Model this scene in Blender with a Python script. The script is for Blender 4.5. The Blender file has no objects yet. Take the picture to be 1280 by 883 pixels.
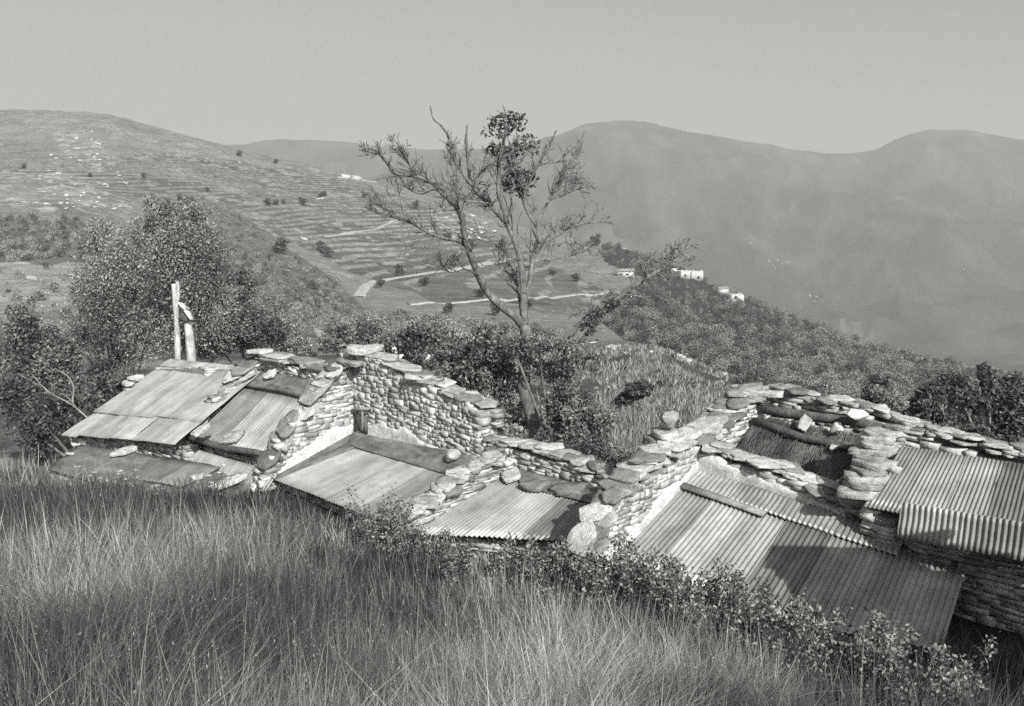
import bpy, math, random
import numpy as np
random.seed(7)
rs = np.random.RandomState(11)
S = bpy.context.scene
COL = S.collection
PI = math.pi

# ------------------------------------------------------------------ camera
F = 1200.0
TH = math.radians(9.07)
CT, ST = math.cos(TH), math.sin(TH)
cam = bpy.data.cameras.new('camera'); cam.sensor_width = 36; cam.lens = 36*F/1280
cam.clip_start = 0.1; cam.clip_end = 30000
co = bpy.data.objects.new('camera', cam); COL.objects.link(co)
co.rotation_euler = (PI/2-TH, 0, 0); S.camera = co

def tz(py):                       # slope of the sight line (Z/Y) for a picture row
    b = -(py-441.5)/F
    return (-ST+b*CT)/(CT+b*ST)
def ux(px, py):                   # X/Y for a picture position
    b = -(py-441.5)/F
    return ((px-640)/F)/(CT+b*ST)
def P(px, py, Y):
    return np.array([ux(px, py)*Y, Y, tz(py)*Y])
def pix(p):
    t = p[2]/p[1]; b = (t*CT+ST)/(CT-t*ST); a = p[0]/p[1]*(CT+b*ST)
    return 640+F*a, 441.5-F*b

SUN_EL = math.radians(34); SA = math.atan2(-.93, .36)       # direction towards the sun in plan
SUND = np.array([math.cos(SUN_EL)*math.cos(SA), math.cos(SUN_EL)*math.sin(SA), math.sin(SUN_EL)])

# ------------------------------------------------------------------ noise
_perm = np.random.RandomState(3).permutation(4096)
_val = np.random.RandomState(4).rand(4096)
def vn(x, y):
    xi = np.floor(x).astype(int); yi = np.floor(y).astype(int)
    fx = x-xi; fy = y-yi
    fx = fx*fx*(3-2*fx); fy = fy*fy*(3-2*fy)
    def h(a, b): return _val[(_perm[(a & 4095)] + b*57) & 4095]
    return (h(xi, yi)*(1-fx)+h(xi+1, yi)*fx)*(1-fy)+(h(xi, yi+1)*(1-fx)+h(xi+1, yi+1)*fx)*fy
def fbm(x, y, o=4):
    r = 0; a = .5; s = 0
    for i in range(o):
        r = r+a*vn(x*2**i+17.3*i, y*2**i-9.1*i); s += a; a *= .5
    return r/s

# ------------------------------------------------------------------ terrain profile
COLS = {
 -300: [(26,585),(34,560),(60,470),(110,390),(200,320),(350,240),(600,190),(900,150)],
   30: [(23,602),(32,575),(60,470),(110,400),(200,330),(350,245),(600,200),(950,141)],
  110: [(21.4,604),(31,570),(60,465),(115,398),(210,330),(370,250),(600,205),(950,144)],
  230: [(19.6,620),(28,560),(60,450),(130,392),(240,335),(420,265),(650,215),(900,170)],
  330: [(17.2,634),(26,540),(60,445),(130,400),(240,355),(420,290),(650,235),(900,196)],
  420: [(16.2,662),(25,540),(60,442),(130,412),(260,376),(420,315),(650,252),(900,213)],
  560: [(14.4,700),(22,575),(50,470),(130,420),(270,382),(420,330),(600,285),(800,258)],
  700: [(12.4,738),(20,620),(45,490),(110,434),(250,395),(400,355),(550,315),(680,296)],
  800: [(11.4,762),(19,640),(40,520),(75,440),(200,428),(350,378),(480,340),(600,318)],
  900: [(10.4,790),(18,640),(35,540),(60,480),(150,455),(300,415),(420,380),(520,362)],
 1000: [(9.5,826),(17,640),(30,575),(55,508),(120,482),(230,446),(340,420),(430,402)],
 1100: [(8.8,862),(16.5,640),(30,580),(50,525),(100,498),(180,470),(280,450),(360,440)],
 1250: [(8.0,905),(16,660),(28,590),(45,545),(80,520),(140,497),(220,482),(300,472)],
 1550: [(7.2,950),(15,700),(26,620),(42,565),(76,540),(130,520),(200,510),(260,502)],
}
FARCOLS = [-300, 30, 300, 350, 450, 540, 620, 690, 730, 780, 860, 940, 1040, 1090, 1120, 1170, 1210, 1255, 1550]
FARPY   = [150, 168, 178, 170, 178, 186, 186, 170, 156, 150, 164, 178, 190, 186, 172, 160, 161, 169, 200]
FARY = 4600.
def pchip(x, y, q):
    x = np.asarray(x, float); y = np.asarray(y, float)
    h = np.diff(x); d = np.diff(y)/h
    m = np.zeros_like(y); m[0] = d[0]; m[-1] = d[-1]
    for i in range(1, len(x)-1):
        if d[i-1]*d[i] > 0:
            w1 = 2*h[i]+h[i-1]; w2 = h[i]+2*h[i-1]
            m[i] = (w1+w2)/(w1/d[i-1]+w2/d[i])
    k = np.clip(np.searchsorted(x, q)-1, 0, len(x)-2)
    t = np.clip((q-x[k])/h[k], 0, 1)
    return ((2*t**3-3*t**2+1)*y[k]+(t**3-2*t**2+t)*h[k]*m[k]+(-2*t**3+3*t**2)*y[k+1]+(t**3-t**2)*h[k]*m[k+1])
NU, NYG = 561, 1500
UG = np.linspace(-1.4, 1.4, NU)
LG = np.linspace(0, math.log(9000), NYG)
YG = np.exp(LG)
_px = np.array(sorted(COLS))
_tab = np.zeros((NU, NYG))
_Yk = np.zeros((NU, 8)); _Zk = np.zeros((NU, 8))
for j in range(8):
    Yj = np.array([COLS[p][j][0] for p in _px], float); pj = np.array([COLS[p][j][1] for p in _px], float)
    uj = np.array([ux(p, q) for p, q in zip(_px, pj)])
    o = np.argsort(uj)
    uc = np.clip(UG, uj[0], uj[-1])
    _Yk[:, j] = np.exp(pchip(uj, np.log(Yj), uc)); _Zk[:, j] = _Yk[:, j]*pchip(uj, [tz(q) for q in pj], uc)
_fu = np.array([ux(a, b) for a, b in zip(FARCOLS, FARPY)])
_ft = pchip(_fu, [tz(b) for b in FARPY], np.clip(UG, _fu[0], _fu[-1]))
for i in range(NU):
    yk = [0.0]+list(_Yk[i]); zk = [-1.65]+list(_Zk[i])
    y8, z8 = yk[-1], zk[-1]
    yk += [y8*1.25+30, 1700, 2100, FARY, 6500, 9000]
    zr = _ft[i]*FARY
    zk += [z8-.32*(y8*.25+30), -330, -330, zr, -150, -400]
    _tab[i] = pchip(yk, zk, YG)
def gz0(X, Y):
    X = np.asarray(X, float); Y = np.asarray(Y, float)
    Yc = np.maximum(Y, 1.0)
    u = np.clip(X/Yc, -1.399, 1.399); fu = (u+1.4)/2.8*(NU-1); iu = np.clip(fu.astype(int), 0, NU-2); fu = fu-iu
    l = np.log(Yc)/LG[-1]*(NYG-1); il = np.clip(l.astype(int), 0, NYG-2); l = l-il
    z = (_tab[iu, il]*(1-fu)+_tab[iu+1, il]*fu)*(1-l)+(_tab[iu, il+1]*(1-fu)+_tab[iu+1, il+1]*fu)*l
    return np.where(Y < 1, -1.65-(0.25)*Y*np.where(Y < 0, 1, 1), z)
def inpoly(px, py, poly):
    r = np.zeros(np.shape(px), bool)
    n = len(poly)
    for i in range(n):
        x0, y0 = poly[i]; x1, y1 = poly[(i+1) % n]
        c = ((y0 > py) != (y1 > py)) & (px < (x1-x0)*(py-y0)/((y1-y0) if y1 != y0 else 1e-9)+x0)
        r ^= c
    return r
TERR = [(-200,215),(0,208),(100,196),(200,196),(300,203),(420,218),(560,262),(640,305),(700,335),(770,370),(700,392),(560,384),(450,345),(400,320),(330,292),(280,255),(150,240),(0,222),(-200,225)]
def pixof(X, Y, Z):
    t = Z/Y; b = (t*CT+ST)/(CT-t*ST); a = X/Y*(CT+b*ST)
    return 640+F*a, 441.5-F*b
HT = 1.8
def gz(X, Y, full=False):
    X = np.asarray(X, float); Y = np.asarray(Y, float)
    z = gz0(X, Y)
    Ys = np.maximum(Y, 1)
    px, py = pixof(X, Ys, z)
    w = (fbm(X/38., Y/60.)-.5)
    pt = inpoly(px+60*w, py+24*w, TERR) & (Y > 200) & (Y < 1100)
    # undulation grows with distance
    big = np.clip((Y-25)/200, 0, 1)
    z = z + big*2.2*(fbm(X/55., Y/55.+3)-.5)*np.clip(1-(Y-1100)/500, 0, 1) + np.clip((Y-16)/20, 0, 1)*.5*(fbm(X/4., Y/4.)-.5)+.12*(fbm(X/1.3, Y/1.3)-.5)*(Y > 2)
    rough = np.where(pt, 0., 1.)*np.clip((Y-150)/200, 0, 1)*np.clip(1-(Y-1100)/300, 0, 1)
    z = z + rough*3.0*(fbm(X/9., Y/14., 4)-.5)
    # folded far mountains
    fm = np.clip((Y-1900)/600, 0, 1)*np.clip((8500-Y)/1500, 0, 1)
    rid = 1-np.abs(2*fbm(X/900.+5, Y/1600.+1, 5)-1)
    rid2 = 1-np.abs(2*fbm(X/260.+15, Y/420.+8, 4)-1)
    crest = 1-.9*np.exp(-((Y-FARY)/500.)**2)
    z = z + fm*crest*(250*(rid-.97)+110*(rid2-.97)+60*(fbm(X/110.+3, Y/170., 4)-.5))
    # terraced slopes held by stone walls
    k = z/HT + 2.4*(fbm(X/75., Y/120., 3)-.5)
    fr = k-np.floor(k)
    st = np.clip((fr-.80)/.2, 0, 1); 
    zt = (np.floor(k)+.25*fr+.75*st*1.0)*HT - 2.4*(fbm(X/75., Y/120., 3)-.5)*HT
    amt = .75*pt
    z2 = z*(1-amt)+(zt+.1)*amt
    if full:
        return z2, px, py, pt, fr
    return z2
def ray(px, py, y0=14, y1=6000):
    Y = np.exp(np.linspace(math.log(y0), math.log(y1), 2600))
    z = gz(ux(px, py)*Y, Y)
    below = np.nonzero(z > tz(py)*Y)[0]
    if len(below) == 0: return None
    Yh = Y[below[0]]
    return np.array([ux(px, py)*Yh, Yh, float(gz(ux(px, py)*Yh, Yh))])

# ------------------------------------------------------------------ mesh builder
class MB:
    def __init__(s): s.v = []; s.q = []; s.t = []; s.sh = []; s.n = 0
    def add(s, v, quads=None, tris=None, shade=0.5):
        v = np.asarray(v, float); s.v.append(v)
        s.sh.append(np.full(len(v), shade) if np.isscalar(shade) else np.asarray(shade, float))
        if quads is not None and len(quads): s.q.append(np.asarray(quads, int)+s.n)
        if tris is not None and len(tris): s.t.append(np.asarray(tris, int)+s.n)
        s.n += len(v)
    def build(s, name, mat, parent=None, smooth=False, base=None):
        me = bpy.data.meshes.new(name)
        v = np.concatenate(s.v); org = np.zeros(3)
        if parent is not None: org = np.array(parent['_o'])
        elif base is not None: org = np.asarray(base, float)
        v = v-org
        q = np.concatenate(s.q) if s.q else np.zeros((0, 4), int)
        t = np.concatenate(s.t) if s.t else np.zeros((0, 3), int)
        me.vertices.add(len(v)); me.vertices.foreach_set('co', v.ravel())
        nl = q.size+t.size
        me.loops.add(nl); me.loops.foreach_set('vertex_index', np.concatenate([q.ravel(), t.ravel()]).astype(np.int32))
        me.polygons.add(len(q)+len(t))
        ls = np.concatenate([np.arange(len(q))*4, q.size+np.arange(len(t))*3]).astype(np.int32)
        me.polygons.foreach_set('loop_start', ls)
        try: me.polygons.foreach_set('loop_total', np.concatenate([np.full(len(q), 4), np.full(len(t), 3)]).astype(np.int32))
        except Exception: pass
        if smooth: me.polygons.foreach_set('use_smooth', np.ones(len(q)+len(t), bool))
        me.update(calc_edges=True)
        a = me.attributes.new('shade', 'FLOAT', 'POINT'); a.data.foreach_set('value', np.concatenate(s.sh).astype(np.float32))
        me.materials.append(mat)
        o = bpy.data.objects.new(name, me); COL.objects.link(o)
        if parent is not None: o.parent = parent
        else: o.location = org
        o['_o'] = [float(x) for x in org]
        return o
def thing(name, label, cat, loc, group=None):
    o = bpy.data.objects.new(name, None); COL.objects.link(o); o.location = [float(x) for x in loc]; o['_o'] = [float(x) for x in loc]
    o.empty_display_size = .3
    o['label'] = label; o['category'] = cat
    if group: o['group'] = group
    return o
def tag(o, label, cat, group=None):
    o['label'] = label; o['category'] = cat
    if group: o['group'] = group
    return o
def copytree(o, loc, rz=0, sc=1, label=None, parent=None):
    c = o.copy(); COL.objects.link(c)
    if parent is None:
        c.location = [float(x) for x in loc]; c.rotation_euler = (0, 0, rz); c.scale = (sc, sc, sc) if np.isscalar(sc) else sc
        if label: c['label'] = label
    else: c.parent = parent
    for ch in list(o.children): copytree(ch, None, parent=c)
    return c
def nrm(v): v = np.asarray(v, float); return v/max(1e-9, np.linalg.norm(v))

# ------------------------------------------------------------------ materials
def newmat(name):
    m = bpy.data.materials.new(name); m.use_nodes = True
    nt = m.node_tree; nt.nodes.clear()
    out = nt.nodes.new('ShaderNodeOutputMaterial'); b = nt.nodes.new('ShaderNodeBsdfPrincipled')
    nt.links.new(b.outputs[0], out.inputs[0])
    return m, nt, b
class NB:
    def __init__(s, nt): s.nt = nt
    def n(s, t, **k):
        x = s.nt.nodes.new(t)
        for a, b in k.items(): setattr(x, a, b)
        return x
    def L(s, a, b): s.nt.links.new(a, b)
    def noise(s, scale, detail=4, vec=None, rough=.55, dist=0):
        x = s.n('ShaderNodeTexNoise'); x.inputs['Scale'].default_value = scale; x.inputs['Detail'].default_value = detail
        x.inputs['Roughness'].default_value = rough; x.inputs['Distortion'].default_value = dist
        if vec is not None: s.L(vec, x.inputs['Vector'])
        return x.outputs[0]
    def mr(s, v, a, b, c, d):
        x = s.n('ShaderNodeMapRange'); s.L(v, x.inputs[0])
        for i, q in enumerate((a, b, c, d)): x.inputs[i+1].default_value = q
        return x.outputs[0]
    def m(s, op, a, b=None):
        x = s.n('ShaderNodeMath', operation=op)
        for i, q in enumerate((a, b)):
            if q is None: continue
            if isinstance(q, (int, float)): x.inputs[i].default_value = q
            else: s.L(q, x.inputs[i])
        return x.outputs[0]
    def attr(s, name):
        x = s.n('ShaderNodeAttribute'); x.attribute_name = name; return x.outputs['Fac']
    def grey(s, v):                    # warm neutral print tone
        c = s.n('ShaderNodeCombineColor'); 
        s.L(s.m('MULTIPLY', v, 1.005), c.inputs[0]); s.L(v, c.inputs[1]); s.L(s.m('MULTIPLY', v, .98), c.inputs[2])
        return c.outputs[0]
    def mix(s, f, a, b):
        x = s.n('ShaderNodeMix', data_type='FLOAT')
        for i, q in zip((0, 2, 3), (f, a, b)):
            if isinstance(q, (int, float)): x.inputs[i].default_value = q
            else: s.L(q, x.inputs[i])
        return x.outputs[0]
    def bump(s, h, strength, dist, b):
        x = s.n('ShaderNodeBump'); x.inputs['Strength'].default_value = strength; x.inputs['Distance'].default_value = dist
        s.L(h, x.inputs['Height']); s.L(x.outputs[0], b.inputs['Normal'])

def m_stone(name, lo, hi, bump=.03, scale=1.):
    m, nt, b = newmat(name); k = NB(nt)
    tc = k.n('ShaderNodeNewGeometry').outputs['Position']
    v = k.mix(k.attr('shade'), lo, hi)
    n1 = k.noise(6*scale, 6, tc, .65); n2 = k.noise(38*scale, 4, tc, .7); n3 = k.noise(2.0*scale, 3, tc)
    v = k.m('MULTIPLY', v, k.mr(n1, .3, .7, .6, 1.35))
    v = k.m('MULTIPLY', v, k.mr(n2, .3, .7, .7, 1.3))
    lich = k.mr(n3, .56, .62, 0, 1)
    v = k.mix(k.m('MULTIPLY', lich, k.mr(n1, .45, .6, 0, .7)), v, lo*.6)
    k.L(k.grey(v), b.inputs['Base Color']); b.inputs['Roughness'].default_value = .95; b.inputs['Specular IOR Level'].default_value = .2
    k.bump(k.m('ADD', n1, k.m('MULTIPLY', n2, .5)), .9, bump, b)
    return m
M = {}
M['stone'] = m_stone('wall_stone', .24, .66)
M['slab'] = m_stone('flat_slab_stone', .15, .58, .04)
M['boulder'] = m_stone('pale_boulder', .28, .6, .3, .12)
M['mortar'] = m_stone('earth_mortar', .16, .24, .02, 2)
M['mortar_pale'] = m_stone('pale_lime_mortar', .34, .5, .02, 2)
M['plaster'] = m_stone('lime_plaster', .45, .74, .02, 1.2)
M['ruin_wall'] = m_stone('whitewashed_wall', .42, .66, .05, .3)
M['oldroof'] = m_stone('weathered_felt', .07, .26, .01)

def m_metal(name, lo, hi, rough=.5, metallic=.25):
    m, nt, b = newmat(name); k = NB(nt)
    tc = k.n('ShaderNodeNewGeometry').outputs['Position']
    oi = k.n('ShaderNodeObjectInfo').outputs['Random']
    v = k.mix(oi, lo, hi)
    v = k.m('MULTIPLY', v, k.mr(k.noise(2.2, 5, tc, .6), .3, .7, .72, 1.22))
    v = k.m('MULTIPLY', v, k.mr(k.noise(30, 4, tc, .7), .3, .7, .86, 1.12))
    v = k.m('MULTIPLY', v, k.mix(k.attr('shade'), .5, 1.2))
    rust = k.mr(k.noise(1.1, 6, tc, .75), .60, .72, 0, .55)
    v = k.mix(rust, v, .12)
    k.L(k.grey(v), b.inputs['Base Color']); b.inputs['Roughness'].default_value = rough; b.inputs['Metallic'].default_value = metallic
    k.bump(k.noise(12, 3, tc), .25, .01, b)
    return m
M['zinc'] = m_metal('weathered_zinc', .27, .40, .5)
M['zinc_pale'] = m_metal('pale_zinc', .27, .36, .6, .1)
M['zinc_old'] = m_metal('rusted_zinc', .16, .24, .7)

def m_wood(name, lo, hi):
    m, nt, b = newmat(name); k = NB(nt)
    g = k.n('ShaderNodeNewGeometry').outputs['Position']
    mp = k.n('ShaderNodeMapping'); mp.inputs['Scale'].default_value = (1, 1, .12); k.L(g, mp.inputs[0])
    n1 = k.noise(30, 6, mp.outputs[0], .7); n2 = k.noise(5, 4, g)
    v = k.mix(k.mr(n1, .35, .65, 0, 1), lo, hi); v = k.m('MULTIPLY', v, k.mr(n2, .3, .7, .6, 1.4))
    k.L(k.grey(v), b.inputs['Base Color']); b.inputs['Roughness'].default_value = .9; b.inputs['Specular IOR Level'].default_value = .2
    k.bump(n1, .8, .012, b); return m
M['bark'] = m_wood('tree_bark', .06, .22)
M['bark_pale'] = m_wood('pale_dead_wood', .3, .56)
M['log'] = m_wood('old_log', .05, .15)
M['board'] = m_wood('weathered_board', .2, .34)
M['twig'] = m_wood('thin_twigs', .12, .24)

def m_leaf(name, lo, hi, rough=.5, trans=.25, spec=.4):
    m, nt, b = newmat(name); k = NB(nt)
    v = k.mix(k.attr('shade'), lo, hi)
    c = k.grey(v)
    k.L(c, b.inputs['Base Color']); b.inputs['Roughness'].default_value = rough; b.inputs['Specular IOR Level'].default_value = spec
    out = [n for n in nt.nodes if n.type == 'OUTPUT_MATERIAL'][0]
    tr = k.n('ShaderNodeBsdfTranslucent'); k.L(c, tr.inputs[0])
    mx = k.n('ShaderNodeMixShader'); mx.inputs[0].default_value = trans
    k.L(b.outputs[0], mx.inputs[1]); k.L(tr.outputs[0], mx.inputs[2]); k.L(mx.outputs[0], out.inputs[0])
    return m
M['leaf'] = m_leaf('tree_leaf', .04, .44, .45)
M['leaf_bright'] = m_leaf('glossy_pale_leaf', .04, .66, .4)
M['leaf_dark'] = m_leaf('dark_leaf', .03, .25, .45)
M['leaf_far'] = m_leaf('woodland_leaf', .04, .34, .8, .2, .1)
M['grass'] = m_leaf('dry_grass_blade', .04, .60, .6, .3, .3)
M['thatch'] = m_leaf('old_thatch_straw', .06, .26, .9, 0, .1)

# ------------------------------------------------------------------ shapes
def box(mb, c, ax, ay, az, shade=.5):
    c = np.asarray(c, float); ax, ay, az = map(lambda a: np.asarray(a, float)/2, (ax, ay, az))
    v = [c+i*ax+j*ay+k*az for i in (-1, 1) for j in (-1, 1) for k in (-1, 1)]
    mb.add(v, [(0,1,3,2),(4,6,7,5),(0,4,5,1),(2,3,7,6),(0,2,6,4),(1,5,7,3)], shade=shade)
def _cubegrid(n):
    idx = {}; V = []; Q = []
    def g(p):
        if p not in idx: idx[p] = len(V); V.append(p)
        return idx[p]
    for ax in range(3):
        for sd in (0, n):
            for i in range(n):
                for j in range(n):
                    c = []
                    for (a, b) in ((i,j),(i+1,j),(i+1,j+1),(i,j+1)):
                        p = [0,0,0]; p[ax] = sd; p[(ax+1)%3] = a; p[(ax+2)%3] = b; c.append(g(tuple(p)))
                    Q.append(c if sd else c[::-1])
    return np.array(V, float)/n*2-1, np.array(Q)
CG2 = _cubegrid(2); CG3 = _cubegrid(3); CG5 = _cubegrid(5)
def rock(mb, c, ax, ay, az, rnd=.2, jit=.09, g=None, shade=None):
    V, Q = g or CG2
    l = np.linalg.norm(V, axis=1)[:, None]
    p = V*(1-rnd) + V/l*rnd*1.25 + rs.uniform(-jit, jit, V.shape)*np.array([1.3, .4, 1.3])
    ax, ay, az = (np.asarray(a, float)/2 for a in (ax, ay, az))
    v = np.asarray(c)+p[:, :1]*ax+p[:, 1:2]*ay+p[:, 2:]*az
    mb.add(v, Q, shade=rs.rand() if shade is None else shade)
def facet(mb, c, ax, ay, az, shade=None, cuts=9):
    V, Q = CG5
    l = np.linalg.norm(V, axis=1)[:, None]
    p = V*.8+V/l*.28
    for _ in range(cuts+5):
        n = nrm(rs.normal(size=3)); d = rs.uniform(.55, .92); e = p@n-d
        p = p-np.clip(e, 0, None)[:, None]*n
    p += rs.uniform(-.045, .045, p.shape)
    ax, ay, az = (np.asarray(a, float)/2*1.12 for a in (ax, ay, az))
    mb.add(np.asarray(c)+p[:, :1]*ax+p[:, 1:2]*ay+p[:, 2:]*az, Q, shade=rs.rand() if shade is None else shade)
def slab(mb, c, ax, ay, az, n=None, shade=None):
    """an irregular flat stone: ragged outline, broken edge"""
    n = n or 22
    a = np.arange(n)/n*2*PI + rs.rand()*6
    m_ = rs.randint(4, 7); ca = (np.arange(m_)+rs.uniform(-.3, .3, m_))/m_*2*PI+rs.rand()*6; cd = rs.uniform(.68, .98, m_)
    r = np.minimum(1.25, np.min(cd[None]/np.maximum(.2, np.cos(a[:, None]-ca[None])), axis=1))*rs.uniform(.95, 1.04, n)
    cx, cy = np.cos(a), np.sin(a)
    X = cx*r; Y = cy*r
    ax, ay, az = (np.asarray(q, float)/2 for q in (ax, ay, az))
    R = []
    for f, z in ((0.6, 1.05), (.965, 1.), (1., .6), (.95, -.1), (1.0, -.7), (.7, -1.)):
        j = rs.uniform(.965, 1.035, n); zz = z+rs.uniform(-.28, .28, n)*(f < 1)
        R.append(np.asarray(c)+(X*f*j)[:, None]*ax+(Y*f*j)[:, None]*ay+zz[:, None]*az)
    v = np.concatenate(R+[[np.asarray(c)+az*1.08], [np.asarray(c)-az]])
    q = [[r_*n+i, (r_+1)*n+i, (r_+1)*n+(i+1)%n, r_*n+(i+1)%n] for r_ in range(5) for i in range(n)]
    t = [[6*n, i, (i+1)%n] for i in range(n)]+[[6*n+1, 5*n+(i+1)%n, 5*n+i] for i in range(n)]
    mb.add(v, q, t, shade=rs.rand() if shade is None else shade)
def tube(mb, pts, rad, k=6, shade=.5, rough=0):
    pts = np.asarray(pts, float); n = len(pts); rad = np.broadcast_to(np.asarray(rad, float), (n,))
    d = np.gradient(pts, axis=0); d /= np.maximum(1e-9, np.linalg.norm(d, axis=1))[:, None]
    ref = np.array([0.31, .17, .93]) if abs(d[:, 2]).mean() < .8 else np.array([.93, .31, .17])
    a = np.cross(d, ref); a /= np.linalg.norm(a, axis=1)[:, None]; b = np.cross(d, a)
    th = np.arange(k)/k*2*PI
    rr = rad[:, None]*(1+rough*rs.uniform(-1, 1, (n, k)))
    v = pts[:, None]+a[:, None]*(np.cos(th)*rr)[..., None]+b[:, None]*(np.sin(th)*rr)[..., None]
    v = v.reshape(-1, 3)
    q = [[i*k+j, i*k+(j+1)%k, (i+1)*k+(j+1)%k, (i+1)*k+j] for i in range(n-1) for j in range(k)]
    v = np.concatenate([v, pts[:1], pts[-1:]])
    t = [[n*k, (j+1)%k, j] for j in range(k)]+[[n*k+1, (n-1)*k+j, (n-1)*k+(j+1)%k] for j in range(k)]
    mb.add(v, q, t, shade=shade)
def leaves(mb, c, size, aspect=.5, shade=None, updir=0.0):
    c = np.asarray(c, float); n = len(c)
    a = rs.normal(size=(n, 3)); a[:, 2] -= updir; a /= np.linalg.norm(a, axis=1)[:, None]
    b = np.cross(a, rs.normal(size=(n, 3))); b /= np.maximum(1e-6, np.linalg.norm(b, axis=1))[:, None]
    s = np.broadcast_to(size, (n,))[:, None]*rs.uniform(.6, 1.3, (n, 1))
    nn = np.cross(a, b)
    v = np.stack([c-a*s, c+b*s*aspect+nn*s*.15, c+a*s, c-b*s*aspect+nn*s*.15], 1).reshape(-1, 3)
    q = np.arange(4*n).reshape(n, 4)
    sh = rs.rand(n)**1.6 if shade is None else np.clip(shade+rs.uniform(-.3, .3, n), 0, 1)
    mb.add(v, q, shade=np.repeat(sh, 4))
def clump_pts(c, r, n, shell=.55):
    d = rs.normal(size=(n, 3)); d /= np.linalg.norm(d, axis=1)[:, None]
    rr = (rs.rand(n)**(1/3.))*(1-shell*.3)+shell*.3*rs.rand(n)
    return np.asarray(c)+d*rr[:, None]*np.asarray(r)
def corr(mb, TL, TR, BL, BR, pitch, amp, off=0., nv=7, thick=.004, wav=.02, phase=0., shade=.7):
    TL, TR, BL, BR = (np.asarray(p, float) for p in (TL, TR, BL, BR))
    N = nrm(np.cross(BL-TL, TR-TL)); N = N if N[2] > 0 or abs(N[2]) < .05 and N[1] < 0 else -N
    W = (np.linalg.norm(TR-TL)+np.linalg.norm(BR-BL))/2; nc = W/pitch
    nu = max(8, int(nc*8))
    u = np.linspace(0, 1, nu+1)[None]; v = np.linspace(0, 1, nv)[:, None]
    base = ((TL+(TR-TL)*u[..., None])*(1-v[..., None])+(BL+(BR-BL)*u[..., None])*v[..., None])
    h = amp*np.sin(2*PI*(nc*u+phase))+0*v + off + wav*(fbm(u*W*1.5+off*99+phase*7, v*3+phase*11, 3)-.5)*2
    top = base+N*h[..., None]; bot = top-N*thick
    V = np.concatenate([top.reshape(-1, 3), bot.reshape(-1, 3)]); m = nu+1; K = nv*m
    i, j = np.meshgrid(np.arange(nv-1), np.arange(nu), indexing='ij')
    a = (i*m+j).ravel()
    Q = [np.stack([a, a+m, a+m+1, a+1], 1), np.stack([a+K, a+1+K, a+m+1+K, a+m+K], 1)]
    e = np.arange(nu); Q.append(np.stack([e, e+1, e+1+K, e+K], 1)); e = e+(nv-1)*m; Q.append(np.stack([e, e+K, e+1+K, e+1], 1))
    e = np.arange(nv-1)*m; Q.append(np.stack([e, e+K, e+m+K, e+m], 1)); e = e+nu; Q.append(np.stack([e, e+m, e+m+K, e+K], 1))
    st = np.clip(shade+.75*(fbm(u*W*7+phase*50+0*v, v*1.6+off*90+0*u, 3)-.5)+.4*(fbm(u*W*1.3+phase*20+0*v, v*3+0*u, 3)-.5), 0, 1)
    mb.add(V, np.concatenate(Q), shade=np.concatenate([st.ravel(), st.ravel()]))
    return N
E1 = nrm([1, -1, 0]); E2 = nrm([-1, -1, 0]); UPV = np.array([0, 0, 1.])
def onp(px, py, K, e):           # sight line meets the vertical plane through K along e
    u, t = ux(px, py), tz(py)
    n = np.array([-e[1], e[0]])
    Y = (n[0]*K[0]+n[1]*K[1])/(n[0]*u+n[1])
    return np.array([u*Y, Y, t*Y])
def onq(px, py, A, B, C):        # sight line meets the plane ABC
    n = np.cross(B-A, C-A); d = np.array([ux(px, py), 1, tz(py)])
    return d*(np.dot(n, A)/np.dot(n, d))
def bil(TL, TR, BL, BR, u, v): return (TL+(TR-TL)*u)*(1-v)+(BL+(BR-BL)*u)*v

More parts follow.
